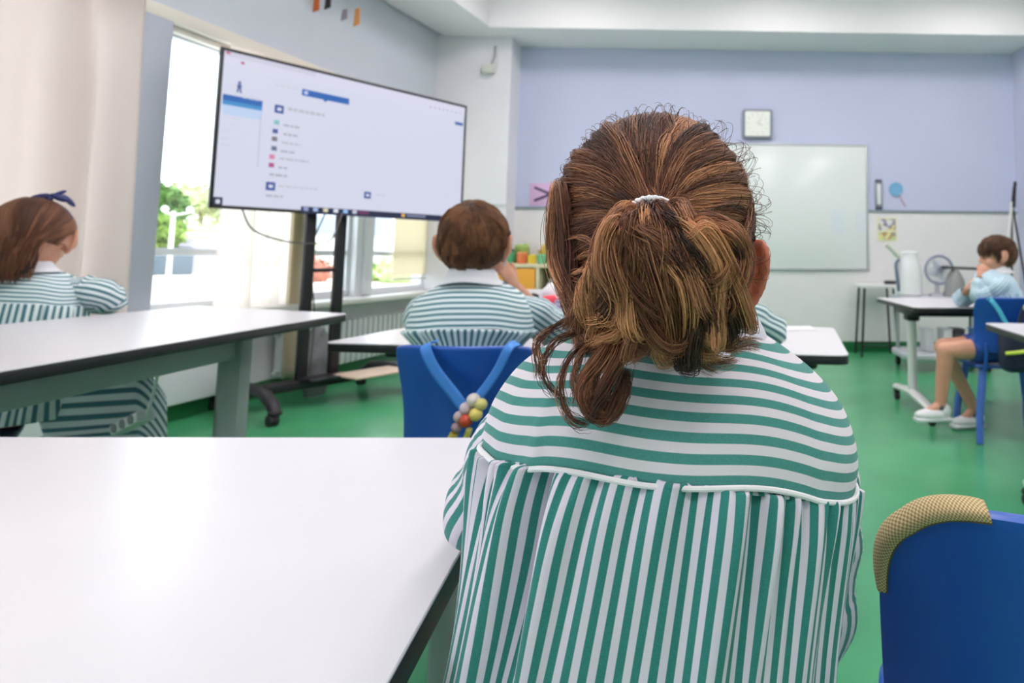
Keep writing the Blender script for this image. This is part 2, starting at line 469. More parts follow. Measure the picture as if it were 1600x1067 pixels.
# white goal frame
t = empty('goal_frame', (-12.0, 15.4, .42), R(38), label='small white rectangular frame standing on the terrace outside', cat='frame')
a = MB(); a.tube([(-.75, 0, 0), (-.75, 0, .9), (.75, 0, .9), (.75, 0, 0)], .05, 8); a.build('bar', WHITEM, t)
a = MB(); a.box((0, .1, .42), (1.4, .04, .8)); a.build('panel', mat('pale_mauve_panel', (196, 186, 200), .8), t)
# distant white building, kerb, shrubs for the second and third windows
t = empty('white_building', (-18.5, 37, .42), R(22), label='long white low building beyond the second and third windows', cat='building')
a = MB(); a.box((0, 0, 1.7), (14, 5, 3.4), .05); a.build('wall', mat('white_render', (236, 236, 234), .8), t)  # even white render, the building's own colour
a = MB(); a.box((0, 0, 3.5), (14.6, 5.6, .25), .03); a.build('roof', mat('roof_grey', (190, 192, 198), .8), t)
for i in range(5):
    a = MB(); a.box((-5.2+i*2.6, -2.5, 1.9), (1.3, .08, 1.1), .01); fr_ = a.build('window', FRAMEG, t)
    a = MB(); a.box((-5.2+i*2.6, -2.55, 1.9), (1.1, .03, .9)); a.build('pane', mat('far_pane', (150, 162, 176), .2), fr_)
bush('red_shrub', (-6.9, 11.4, .42), [((0, 0, .16), (.32, .3, .26))], leafmat('leaves_red', (176, 92, 72), (214, 150, 130)), 'small reddish shrub outside the second window', n=500, ls=.05)
bush('green_shrub', (-6.0, 11.9, .42), [((0, 0, .12), (.36, .3, .2)), ((.45, .1, .1), (.2, .2, .2))], LEAF2, 'small green shrub seen between the screen stand posts', n=500, ls=.05)
bush('shrub', (-5.3, 11.2, .42), [((0, 0, .2), (.3, .3, .36))], leafmat('leaves_haze', (168, 188, 120), (206, 218, 160)), 'pale green shrub outside the third window', n=500, ls=.05)  # same leaf colours as the hedge, with haze mixed in

# ================================================================ CURTAINS, BLIND, RADIATOR
def curtain(name, s0, s1, d, ztop, zbot, waves, amp, m, lab, bunch=0, n=240, seed=1, top_gather=.3):
    rg = np.random.default_rng(seed)
    ph = rg.uniform(0, 6.28, 6); am = rg.uniform(.5, 1.0, 6)
    rows = []
    u = np.linspace(0, 1, n)
    for v in np.linspace(0, 1, 34):
        z = ztop+(zbot-ztop)*v
        warp = u+.012*np.sin(u*waves*1.7+ph[0])*(1+v)
        f = np.sin(warp*waves*6.283+ph[1]) + .45*np.sin(warp*waves*6.283*1.63+ph[2]+v*1.2) + .25*np.sin(warp*waves*6.283*.37+ph[3])
        dd = d+amp*f*(top_gather+(1-top_gather)*min(1, v*3))
        s_ = s0+(s1-s0)*(warp)+.35*amp*np.cos(warp*waves*6.283+ph[1])
        if bunch: s_ = s_+bunch*math.sin(v*math.pi)*(u-.5)
        rows.append([W(a, b, z) for a, b in zip(s_, dd)])
    o = grid_mesh(name, rows, m, thick=.002)
    return tag(o, lab, 'curtain')
SHEER = cloth_translucent('sheer_curtain', (232, 222, 218), .03, .45)
SHEER2 = cloth_translucent('sheer_curtain_pale', (246, 238, 232), .25, .7)
curtain('curtain', 3.17, 6.4, .12, 2.28, .52, 10, .062, SHEER, 'long pinkish-white curtain hanging left of the grey window post', seed=4)
curtain('curtain', 1.92, 2.62, .10, 2.16, .53, 6, .018, SHEER2, 'thin cream curtain hanging behind the big screen', seed=9)
curtain('curtain', 1.93, 2.12, .16, 2.16, .12, 3, .028, cloth_translucent('cream_curtain', (232, 222, 200), 0, .35), 'gathered cream curtain folds hanging behind the screen stand', seed=12)
t = empty('roller_blind', W(.55, -.012, ZH-.05), label='cream roller blind half covering the far window', cat='blind')
a = MB(); c0 = W(.55, -.012, ZH-.05)
def wl(s, d, z): p = W(s, d, z); return (p[0]-c0[0], p[1]-c0[1], p[2]-c0[2])
a.cyl(wl(.28, -.012, ZH-.06), wl(.82, -.012, ZH-.06), .02); a.build('roller', CREAM, t)
a = MB(); cc = wl(.55, -.012, (ZH+.72)/2-.02); a.box(cc, (.004, .50, ZH-.72-.06), 0, rot=Matrix.Rotation(math.atan2(WNy, WNx), 4, 'Z')); a.build('fabric', cloth_translucent('blind_fabric', (240, 232, 212), .02, .5), t)
a = MB(); a.cyl(wl(.30, -.012, .70), wl(.80, -.012, .70), .009); a.build('bottom_bar', CREAM, t)

def radiator(s0, s1):
    t = empty('radiator', W((s0+s1)/2, .07, .12), label='long white column radiator under the window sill', cat='radiator')
    c0 = W((s0+s1)/2, .07, .12)
    rot = Matrix.Rotation(math.atan2(WNy, WNx), 4, 'Z')
    n = int((s1-s0)/.06)
    for i in range(n):
        p = W(s0+.03+i*.06, .07, .27+.0)
        a = MB(); a.box((p[0]-c0[0], p[1]-c0[1], .15), (.07, .042, .32), .012, rot=rot, seg=2)
        a.build('column', mat('radiator_white', (214, 218, 220), .4), t)
    a = MB()
    for z in (.03, .27):
        p, q = W(s0, .07, z+.12), W(s1, .07, z+.12)
        a.cyl((p[0]-c0[0], p[1]-c0[1], z), (q[0]-c0[0], q[1]-c0[1], z), .016, n=10)
    a.build('header_pipe', mat('radiator_white', (214, 218, 220), .4), t)
radiator(.28, 2.1)

# ================================================================ BACK WALL THINGS
# whiteboard
t = empty('whiteboard', (.75, BACK, .80), label='large blank whiteboard with a thin grey frame on the back wall', cat='whiteboard')
a = MB(); a.b2((-.82, -.022, 0), (.82, -.004, 1.235), .003); a.build('board', mat('whiteboard_surface', (232, 237, 236), .18), t)
a = MB()
for p, q in (((-.83, -.028, -.012), (.83, 0, .012)), ((-.83, -.028, 1.224), (.83, 0, 1.245)), ((-.835, -.028, -.01), (-.812, 0, 1.245)), ((.812, -.028, -.01), (.835, 0, 1.245))): a.b2(p, q, .004)
a.build('frame', mat('aluminium', (188, 192, 196), .35, metal=.4), t)
for (x, z, w_, h_) in ((.53, .47, .13, .24), (.76, .47, .11, .2)):
    a = MB(); a.b2((x-w_/2, -.0245, z-h_/2), (x+w_/2, -.0225, z+h_/2))
    a.build('faint_drawing', mat('faint_marker', (222, 230, 236), .3), t)
# clock
t = empty('wall_clock', (.48, BACK, 2.09), label='square white clock with a grey frame above the whiteboard', cat='clock')
a = MB(); a.prism([(-.15, 0), (.15, 0), (.15, .30), (-.15, .30)], 0, .04, bev=.006, corner=.03, mtx=Matrix.Rotation(R(90), 4, 'X')); a.build('frame', mat('clock_frame', (132, 136, 150), .4), t)
a = MB(); a.prism([(-.125, .025), (.125, .025), (.125, .275), (-.125, .275)], .04, .044, corner=.015, mtx=Matrix.Rotation(R(90), 4, 'X')); a.build('face', mat('clock_face', (240, 242, 236), .4), t)
for k in range(12):
    an = k*math.pi/6
    a = MB(); a.box((.10*math.sin(an), -.0455, .15+.10*math.cos(an)), (.004, .002, .014), rot=Matrix.Rotation(an, 4, 'Y')); a.build('hour_mark', mat('hour_mark_grey', (150, 152, 158), .5), t)
for nm, L_, an, wd in (('hour_hand', .05, 1.9, .006), ('minute_hand', .08, .6, .004)):
    a = MB(); a.box((math.sin(an)*L_/2, -.048, .15+math.cos(an)*L_/2), (wd, .002, L_), rot=Matrix.Rotation(an, 4, 'Y')); a.build(nm, mat('hand_grey', (176, 176, 172), .5), t)
# pink sign with the greater-than symbol
t = empty('wall_sign', (-1.64, BACK-.002, 1.40), label='pink square card with a dark greater-than symbol', cat='sign')
a = MB(); a.b2((-.125, -.006, 0), (.14, 0, .225), .002); a.build('card', mat('pink_card', (222, 186, 222), .7), t)
a = MB()
for sg in (1, -1): a.box((.0, -.009, .115+sg*.034), (.17, .005, .026), .002, rot=Matrix.Rotation(R(22*sg), 4, 'Y'))
a.build('symbol', mat('symbol_ink', (84, 62, 100), .6), t)
# thermometer
t = empty('wall_thermometer', (1.695, BACK-.002, 1.395), label='tall narrow thermometer with dark ends right of the whiteboard', cat='thermometer')
a = MB(); a.b2((-.04, -.02, .03), (.04, 0, .27), .01); a.build('plate', mat('thermo_grey', (150, 156, 168), .4), t)
a = MB(); a.b2((-.018, -.026, .05), (.018, -.018, .25), .004); a.build('scale', mat('thermo_white', (226, 228, 232), .4), t)
for z in (.012, .285):
    a = MB(); a.b2((-.035, -.022, z-.018), (.035, 0, z+.018), .008); a.build('end_cap', mat('thermo_dark', (84, 88, 104), .5), t)
# blue disc decoration on a stick
t = empty('paper_lollipop', (1.87, BACK-.002, 1.60), label='round sky-blue paper lollipop with a pink stick on the lilac wall', cat='decoration')
a = MB(); a.cyl((0, 0, 0), (0, -.012, 0), .07, n=32); a.build('disc', mat('sky_blue_paper', (120, 178, 216), .7, noise=.08), t)
a = MB(); a.tube([(.03, -.006, -.05), (.095, -.006, -.17)], .008, 8); a.build('stick', mat('pink_paper', (214, 178, 196), .7), t)
# poster below the rail
def painted(nm, cols, sc):
    if nm in MATS: return MATS[nm]
    m = mat(nm, cols[0], .6); n = m.node_tree; b = n.nodes['Principled BSDF']
    t_ = n.nodes.new('ShaderNodeTexCoord'); x = n.nodes.new('ShaderNodeTexVoronoi'); x.inputs['Scale'].default_value = sc
    r = n.nodes.new('ShaderNodeValToRGB'); r.color_ramp.interpolation = 'CONSTANT'
    while len(r.color_ramp.elements) < len(cols): r.color_ramp.elements.new(.5)
    for i, c in enumerate(cols): r.color_ramp.elements[i].position = i/len(cols); r.color_ramp.elements[i].color = (*lin(c), 1)
    s_ = n.nodes.new('ShaderNodeSeparateColor')
    n.links.new(t_.outputs['Object'], x.inputs['Vector']); n.links.new(x.outputs['Color'], s_.inputs[0]); n.links.new(s_.outputs[0], r.inputs[0]); n.links.new(r.outputs[0], b.inputs['Base Color'])
    return m
t = empty('poster', (1.775, BACK-.002, 1.08), label='small colourful poster pinned below the grey rail', cat='poster')
a = MB(); a.b2((-.1, -.004, 0), (.1, 0, .235)); a.build('sheet', mat('poster_cream', (232, 230, 196), .7), t)
a = MB(); a.b2((-.085, -.006, .11), (.085, -.003, .22)); a.build('picture', painted('poster_top', [(160, 150, 180), (222, 214, 150), (226, 226, 226), (200, 196, 110), (150, 142, 168)], 22), t)
a = MB(); a.b2((-.085, -.006, .015), (.085, -.003, .09)); a.build('picture', painted('poster_low', [(196, 212, 150), (226, 222, 160), (190, 150, 110), (150, 160, 170)], 20), t)
# pull cord fitting on the pilaster
t = empty('wall_fitting', (-2.08, PIL, 2.63), label='small grey fitting hanging on the white pilaster near the ceiling', cat='fitting')
a = MB(); a.box((-.02, -.04, .04), (.12, .07, .09), .02); a.build('housing', mat('beige_plastic', (206, 208, 200), .5), t)
a = MB(); a.tube([(.03, -.02, .27), (.035, -.03, .17), (.0, -.04, .06)], .009, 8); a.build('arm', mat('fitting_grey', (150, 152, 150), .5), t)
# paper streamers hanging from the border ceiling
for (x, y, z0, h_, c1, lab) in ((-2.92, 4.5, 2.62, .13, (224, 110, 50), 'orange paper streamer hanging near the window head'), (-2.84, 4.5, 2.64, .12, (54, 46, 52), 'black paper streamer hanging beside the orange one'),
                            (-2.72, 4.5, 2.56, .09, (150, 140, 150), 'small grey paper streamer, second from the right'), (-2.63, 4.5, 2.52, .14, (222, 152, 90), 'tan paper streamer, nearest the back wall')):
    x += .12
    t = empty('paper_streamer', (x, y, z0), label=lab, cat='decoration', group='paper streamers hung from the ceiling')
    a = MB(); a.prism([(-.022, 0), (.022, .02), (.018, h_), (-.015, h_-.01)], -.002, .002, mtx=Matrix.Rotation(R(90), 4, 'X')); a.build('strip', mat('paper_%d_%d' % (c1[0], c1[1]), c1, .7), t)
    a = MB(); a.cyl((0, 0, h_-.01), (0, 0, SOFF-z0), .0015, n=6); a.build('thread', mat('thread_white', (220, 220, 225), .7), t)

# ================================================================ FURNITURE
def tablepoly(poly, zt, name, lab, th=.028, corner=.03, group=None, cat='table'):
    t = empty(name, (0, 0, 0), label=lab, cat=cat, group=group)
    return t
def rect(x0, y0, x1, y1): return [(x0, y0), (x1, y0), (x1, y1), (x0, y1)]
def top_parts(t, poly, zt, th=.028, corner=.03):
    a = MB(); a.prism(poly, zt-.004, zt, corner=corner, bev=.001, seg=1)
    a.build('tabletop', TTOP, t)
    cx = sum(p[0] for p in poly)/len(poly); cy = sum(p[1] for p in poly)/len(poly)
    a = MB(); a.prism(poly, zt-th, zt-.004, corner=corner, bev=.003, seg=2); a.build('edge_band', BLACK, t)
def caster(a, b, x, y, r=.028):
    a.cyl((x, y, .045), (x, y, .085), .01, n=10)
    b.cyl((x-.014, y, r), (x+.014, y, r), r, n=18, bev=.004)
def flip_table(loc, rz, L, D, zt, lab, legx=None, group='white flip-top tables'):
    """local x = length, local y = depth, origin at the floor centre"""
    t = empty('school_table', loc, rz, label=lab, cat='table', group=group)
    top_parts(t, rect(-L/2, -D/2, L/2, D/2), zt)
    legx = legx or (-L/2+.13, L/2-.13)
    a = MB(); a.b2((legx[0], -.03, zt-.085), (legx[1], .03, zt-.05), .005); a.build('crossbar', BLACKM, t)
    for x in legx:
        a = MB(); a.cyl((x, 0, .10), (x, 0, zt-.07), .028, n=20); lg = a.build('leg', WHITEM, t)
        a = MB(); a.box((x, 0, zt-.05), (.10, .34, .045), .01); a.box((x, 0, zt-.085), (.075, .10, .05), .01); a.build('hinge_bracket', BLACK, t)
        a = MB(); a.tube([(x, -D*.42, .082), (x, -D*.2, .10), (x, 0, .115), (x, D*.2, .10), (x, D*.42, .082)], [.024, .03, .034, .03, .024], 12, flat=.7); a.build('foot', WHITEM, t)
        for y in (-D*.42+.015, D*.42-.015):
            c1 = MB(); c2 = MB(); caster(c1, c2, x, y); c2.ell((x, y, .058), (.02, .03, .02)); w_ = c2.build('caster', DARK, t); c1.build('stem', BLACKM, w_)
    return t

# table on the right by the seated boy
flip_table((1.83, 3.93, 0), 0, 1.4, .82, .65, 'white wheeled table the boy on the right leans his elbow on', legx=(-.59, .57))
# table under the middle boy and the half-hidden child
mid = Vector((-1.163+.99*.785+.133*.35, 2.006-.133*.785+.991*.35, 0))
flip_table(mid, -R(7.6), 1.57, .70, .65, 'long white table in front of the middle boy with the pencil case')
# near right table (mostly out of frame)
flip_table((1.42, 1.97, 0), R(90-5.5), 1.42, .66, .65, 'white table corner jutting in at the right edge near the boy', legx=(-.45, .45))
# far table behind the pencil case
flip_table((-.70, 4.72, 0), R(-5), 1.5, .7, .65, 'far white table in front of the toy shelf')
# big table at the lower left
poly = [(-1.21, .12), (-.168, .12), (-.285, 1.04), (-1.21, 1.04)]
t = empty('school_table', (0, 0, 0), label='large white table with a black edge filling the lower left', cat='table')
top_parts(t, poly, .635, .03, .035)
for (x, y) in ((-1.12, .2), (-.30, .2), (-.36, .96), (-1.12, .96)):
    a = MB(); a.cyl((x, y, 0), (x, y, .605), .022, .026); a.build('leg', GREYM, t)
a = MB()
for p, q in (((-1.12, .2, .58), (-.30, .2, .58)), ((-1.12, .96, .58), (-.36, .96, .58))): a.tube([p, q], .016, 8)
a.build('apron', GREYM, t)
# grey framed table on the left
poly = [(-1.235, .95), (-1.262, 2.31), (-2.0, 2.60), (-2.05, .95)]
t = empty('school_table', (0, 0, 0), label='white-topped table with grey square legs and rail by the window', cat='table')
top_parts(t, poly, .71, .028, .012)
for (x, y) in ((-1.43, 2.02), (-1.38, 1.06), (-1.78, 2.49), (-1.93, 1.06)):
    a = MB(); a.box((x, y, .34), (.065, .05, .68), .006); a.build('leg', GREYM, t)
a = MB(); a.tube([(-1.38, 1.03, .635), (-1.43, 2.04, .635)], [.032]*2, 4); a.bm.free(); a = MB()
a.box((-1.405, 1.54, .632), (.024, 1.02, .06), .004, rot=Matrix.Rotation(R(2.6), 4, 'Z')); a.box((-1.855, 1.77, .632), (.024, 1.42, .06), .004, rot=Matrix.Rotation(R(-6), 4, 'Z'))
a.box((-1.66, 1.06, .632), (.56, .024, .06), .004); a.box((-1.605, 2.255, .632), (.58, .024, .06), .004, rot=Matrix.Rotation(R(-49), 4, 'Z'))
a.build('apron', GREYM, t)

# -------- moulded chairs
def chair(loc, rz, lab, w=.33, zback=.72, seat=.38, group='blue moulded school chairs', h=.27, legmat=None, lean=.05, rc=.11):
    t = empty('school_chair', loc, rz, label=lab, cat='chair', group=group)
    n = 41; k = 29
    # backrest: rounded panel, wraps forward at the sides
    P = np.zeros((k, n, 3))
    for i, v in enumerate(np.linspace(-1, 1, k)):
        for j, u in enumerate(np.linspace(-1, 1, n)):
            # squircle mapping of the unit square
            x = u*math.sqrt(1-rc*v**6); y = v*math.sqrt(1-rc*u**6)
            wid = w/2*(1-.07*(1-v)/2)
            X = x*wid; Z = zback-h/2+y*h/2
            Y = -.17-lean*(Z-seat)/.3+.055*(x*x)*1.0+.012*math.cos(v*2.2)
            P[i, j] = (X, Y, Z)
    o = grid_mesh('backrest', P, BLUEP, t, thick=.012)
    bv = o.modifiers.new('round', 'BEVEL'); bv.width = .004; bv.segments = 3; bv.limit_method = 'ANGLE'
    # supports joining the back and the seat
    for sg in (-1, 1):
        a = MB(); a.tube([(sg*w*.36, -.15, seat-.02), (sg*w*.37, -.185, seat+.06), (sg*w*.37, -.165-lean*(zback-h-seat+.06)/.3, zback-h+.05)], [.017, .016, .013], 10, flat=.6); a.build('support', BLUEP, t)
    P = np.zeros((25, 33, 3))
    for i, v in enumerate(np.linspace(-1, 1, 25)):
        for j, u in enumerate(np.linspace(-1, 1, 33)):
            x = u*math.sqrt(1-.12*v**4); y = v*math.sqrt(1-.12*u**4)
            Z = seat-.006-.014*math.cos(u*1.5)*math.cos(v*1.5)-(.02*max(0, v-.6)/.4)
            P[i, j] = (x*w*.5, y*.17+.01, Z)
    o = grid_mesh('seat', P, BLUEP, t, thick=.014)
    for sx in (-1, 1):
        for sy in (-1, 1):
            a = MB(); a.tube([(sx*w*.36, sy*.12, seat-.015), (sx*w*.46, sy*.17+(.0), .14), (sx*(w*.48), sy*.19, 0.005)], [.021, .019, .017], 12); a.build('leg', legmat or BLUELEG, t)
    return t
LAN = mat('sky_blue_strap', (58, 130, 214), .5)
chair((-.495, 1.555, 0), R(-3), 'blue moulded chair the middle boy sits on, lanyard on its back', w=.295, zback=.735, h=.26)
chair((-.13, 1.66, 0), R(-5), 'blue moulded chair under the half-hidden child', w=.28, zback=.70)
chair((-2.30, 2.02, 0), R(-50), 'dark blue chair the girl with the bow sits on', w=.32, zback=.70)
chair((1.56, 3.42, 0), R(-4), 'blue chair on the right with the boy and bag straps', w=.40, zback=.725, h=.28)
chair((-.035, .60, 0), R(0), 'blue chair under the girl in front', w=.32, zback=.56, h=.13)
EMPTYCH = dict(loc=(.380, .735, 0), rz=R(-14), w=.37, zback=.706, h=.36, lean=.04, rc=.28)
chair(lab='empty blue chair in the lower right corner with a tan strap', **EMPTYCH)

# ================================================================ THE SCREEN
tvd = Vector((.522, .853, 0)).normalized(); tvr = math.atan2(tvd.y, tvd.x)
t = empty('flat_screen', (-2.273, 4.2, 1.604), tvr, label='very large flat screen showing a web page with blue headings', cat='screen')
def tb(nm, x0, z0, x1, z1, y0, y1, m, par, bev=0, **k):
    a = MB(); a.b2((x0, y0, z0), (x1, y1, z1), bev); return a.build(nm, m, par, **k)
a = MB(); a.b2((-.79, .012, -.44), (.79, .05, .44), .006); a.b2((-.5, .05, -.3), (.5, .075, .25), .01); a.build('casing', BLACKM, t)
a = MB()
for p, q in (((-.795, -.004, .427), (.795, .014, .445)), ((-.795, -.004, -.447), (.795, .014, -.428)), ((-.80, -.004, -.447), (-.783, .014, .445)), ((.783, -.004, -.447), (.80, .014, .445))): a.b2(p, q, .003)
a.build('bezel', BLACK, t)
scr = tb('display', -.784, -.43, .784, .43, .0, .012, emat('screen_white', (218, 221, 240), .84), t)
e = lambda nm, c, s_=.9: emat('screen_'+nm, c, s_)
def el(nm, x0, z0, x1, z1, m, y=-.0015): return tb(nm, x0, min(z0, z1), x1, max(z0, z1), y, 0.0, m, scr)
el('browser_bar', -.783, .36, .783, .428, e('bar', (214, 214, 234)))
el('browser_bar', -.783, .428-.028, -.30, .428, e('tab', (204, 202, 222)), -.0018)
el('heading_banner', -.775, .128, -.58, .185, e('blue', (24, 96, 178)))
el('heading_banner', -.775, .128, -.58, .152, e('blue2', (60, 140, 200)), -.0018)
el('heading_banner', -.373, .266, -.089, .306, e('blue', (24, 96, 178)))
a = MB(); a.cyl((-.35, -.0022, .286), (-.35, 0, .286), .012, n=16); a.build('round_logo', e('logo', (190, 200, 236)), scr)
a = MB(); a.prism([(-.25, .267), (-.22, .267), (-.235, .252)], 0, .0016, mtx=Matrix.Rotation(R(90), 4, 'X')); a.build('pointer', e('blue', (24, 96, 178)), scr)
el('side_panel', -.77, .073, -.58, .128, e('paleblue', (188, 208, 238)))
el('side_panel', -.586, -.20, -.580, .116, e('sepgrey', (190, 194, 216)))
a = MB()   # the small blue figure emblem
for p in ([(-.712, .207), (-.704, .207), (-.698, .25), (-.706, .25)], [(-.694, .207), (-.686, .207), (-.695, .25), (-.703, .25)], [(-.712, .236), (-.688, .236), (-.692, .256), (-.708, .256)]):
    a.prism(p, 0, .0018, mtx=Matrix.Rotation(R(90), 4, 'X'))
a.cyl((-.700, -.0018, .265), (-.700, 0, .265), .008, n=14); a.build('figure_emblem', e('navy', (70, 90, 150)), scr)
for (x, z, w_, h_, inner) in ((-.491, .156, .024, .024, 1), (-.509, -.301, .024, .024, 1), (.065, -.304, .022, .022, 1)):
    el('page_icon', x-w_, z-h_, x+w_, z+h_, e('iconblue', (34, 70, 150)))
    el('page_icon', x-w_*.45, z-h_*.4, x+w_*.5, z+h_*.4, e('white', (236, 240, 250)), -.0022)
for (x, z, c) in ((-.50, .076, (130, 190, 190)), (-.504, .023, (70, 90, 150)), (-.505, -.023, (120, 118, 124)), (-.504, -.079, (96, 110, 140)), (-.512, -.129, (214, 130, 168)), (-.512, -.178, (176, 84, 136))):
    el('list_icon', x-.014, z-.013, x+.014, z+.013, e('li%d' % c[0], c))
for (x0, x1, z, h_, g) in ((-.444, -.235, .168, .018, 184), (-.462, -.372, .066, .012, 172), (-.459, -.38, .014, .012, 168), (-.466, -.36, -.038, .012, 186), (-.47, -.39, -.089, .012, 172), (-.471, -.31, -.133, .011, 182),
                           (-.474, -.425, -.187, .011, 168), (-.519, -.425, -.233, .014, 172), (-.468, -.25, -.295, .013, 196), (-.531, -.44, -.357, .013, 180), (.125, .18, -.295, .012, 200),
                           (-.762, -.68, .056, .009, 206), (-.765, -.69, .02, .009, 208), (-.769, -.725, -.02, .009, 206), (-.769, -.72, -.06, .009, 202), (-.77, -.726, -.097, .009, 202), (-.68, -.60, .19, .02, 206),
                           (-.52, -.40, .296, .014, 206), (-.72, -.45, .385, .008, 214), (-.70, -.2, .352, .007, 214), (-.05, .3, .29, .006, 212), (.3, .72, .335, .005, 214)):
    # grey rows of unreadable text: short word-like dashes
    a = MB(); x = x0
    while x < x1-.004:
        l_ = min(random.uniform(.016, .042), x1-x); a.b2((x, -.0015, z-h_/2), (x+l_, 0, z+h_/2)); x += l_+.007
    a.build('text_row', e('grey%d' % g, (g, g+2, min(255, g+16))), scr)
el('marker_dot', -.70, .372, -.684, .386, e('red', (180, 70, 110)), -.002)
el('marker_dot', -.775, .412, -.755, .424, e('red', (180, 70, 110)), -.002)
for i in range(8): el('toolbar_dot', .49+i*.035, .37, .498+i*.035, .379, e('dotgrey', (130, 124, 150)), -.002)
el('side_tab', .702, .283, .771, .305, e('blue3', (44, 92, 168)))
el('taskbar', -.337, -.43, .784, -.405, e('task', (22, 34, 74), .7), -.002)
el('taskbar', -.337, -.447, .784, -.428, e('task', (22, 34, 74), .7), -.0055)
el('start_corner', -.784, -.43, -.765, -.395, e('task', (22, 34, 74), .7), -.002)
el('start_corner', -.784, -.43, -.74, -.385, e('task', (22, 34, 74), .7), -.0018)
el('start_corner', -.772, -.42, -.752, -.398, e('white', (236, 240, 250)), -.0025)
for (x, c) in ((-.31, (150, 160, 200)), (-.255, (160, 186, 226)), (-.195, (226, 218, 190)), (-.133, (226, 232, 246)), (-.073, (150, 196, 240)), (-.015, (200, 200, 220))):
    el('taskbar_icon', x-.013, -.431, x+.013, -.409, e('ti%d_%d' % (c[0], c[1]), c), -.006)
el('taskbar_icon', .01, -.43, .078, -.412, e('tpink', (120, 50, 100), .8), -.006)
el('taskbar_icon', .31, -.432, .332, -.412, e('tsun', (240, 190, 110)), -.006)
a = MB()
for i in range(6): a.b2((.35+i*.024, -.006, -.427), (.368+i*.024, -.0045, -.416))
a.build('taskbar_text', e('tt', (150, 160, 190)), scr)

# rolling stand
t = empty('screen_stand', (-2.273, 4.2, 0), tvr, label='black rolling stand on casters carrying the big screen', cat='stand')
ctr = -.14
for x in (-.224, -.035):
    a = MB(); a.b2((x-.03, .085, .12), (x+.03, .125, 1.55), .008); a.build('post', BLACKM, t)
a = MB(); a.b2((-.23, .09, .80), (-.03, .12, .825), .004); a.build('crosspiece', BLACKM, t)
a = MB(); a.b2((-.42, .075, 1.50), (.18, .125, 1.56), .005); a.b2((-.42, .075, 1.30), (.18, .125, 1.35), .005); a.b2((-.40, .03, 1.165), (.16, .10, 1.19), .004); a.build('mount_plate', BLACKM, t)
a = MB(); a.b2((-.55, .06, .095), (.34, .15, .15), .01); a.build('base_beam', BLACKM, t)
a = MB(); a.b2((-.25, -.06, .15), (.02, .1, .165), .004); a.build('base_shelf', BLACKM, t)
for x in (-.55, .33):
    a = MB(); a.tube([(x, -.30, .065), (x, -.27, .105), (x, -.18, .15), (x, 0, .165), (x, .12, .16), (x, .28, .15), (x, .36, .11), (x, .38, .07)], [.03, .034, .036, .038, .04, .036, .034, .03], 12, flat=.75); a.build('foot', BLACKM, t)
    for y in (-.30, .38):
        b = MB(); b.cyl((x-.012, y, .03), (x+.012, y, .03), .03, n=20, bev=.004); b.cyl((x-.034, y, .03), (x-.014, y, .03), .028, n=20); b.ell((x, y, .065), (.034, .034, .018)); b.build('caster', DARK, t)
# board lying on the base beam
t2 = empty('cardboard_sheet', (-2.07, 4.35, .155), tvr, label='pale beige card sheet lying on the base of the stand', cat='sheet')
a = MB(); a.box((0, .0, .006), (.62, .26, .012), .003); a.build('panel', mat('beige_card', (212, 188, 168), .7), t2)
# cables of the screen
def cable(nm, pts, r, m, lab, cat='cable', n=40):
    a = MB(); a.tube([tuple(p) for p in spl(pts, n)], r, 8)
    o = a.build(nm, m); return tag(o, lab, cat)
cable('cable', [(-2.62, 3.66, 1.17), (-2.55, 3.66, 1.05), (-2.43, 3.72, .99), (-2.32, 3.80, .975), (-2.24, 3.88, 1.0), (-2.25, 4.0, 1.17)], .005, mat('cable_grey', (90, 84, 84), .5), 'thin dark cable drooping in a loop below the screen')
cable('cable', [(-2.45, 4.16, 1.17), (-2.50, 4.12, .95), (-2.47, 4.10, .75), (-2.44, 4.10, .5), (-2.46, 4.12, .17)], .0045, mat('cable_grey', (90, 84, 84), .5), 'thin grey cable hanging straight beside the stand posts')

# power strip hanging from the left table
t = empty('power_strip', (-1.79, 2.10, .39), R(-25), label='white power strip dangling by its cord beside the striped skirt', cat='power strip')
a = MB(); a.box((0, 0, 0), (.16, .05, .035), .008, rot=rotm(ry=R(-22))); a.build('housing', SHOEW, t)
for k in (-.045, 0, .045):
    a = MB(); a.cyl((k, -.028, .0+k*.4), (k, -.022, .0+k*.4), .014, n=16); a.build('socket', mat('socket_grey', (150, 150, 156), .5), t)
a = MB(); a.tube([tuple(p) for p in spl([(.075, 0, .03), (.10, .0, .09), (.12, 0, .16), (.16, 0, .30)], 20)], .0045, 8); a.build('cord', SHOEW, t)
# grey bag by the radiator
t = empty('cloth_bag', W(2.02, .30, .0), label='crumpled grey cloth bag standing under the window ledge', cat='bag')
a = MB(); a.ell((0, 0, .2), (.08, .10, .24), u=32, v=24); o = a.build('sack', mat('grey_cloth', (134, 136, 140), .8, noise=.15, nscale=18), t)
dsp = bpy.data.textures.new('crumple', 'CLOUDS'); dsp.noise_scale = .06
dm = o.modifiers.new('crumple', 'DISPLACE'); dm.texture = dsp; dm.strength = .05; dm.mid_level = .5
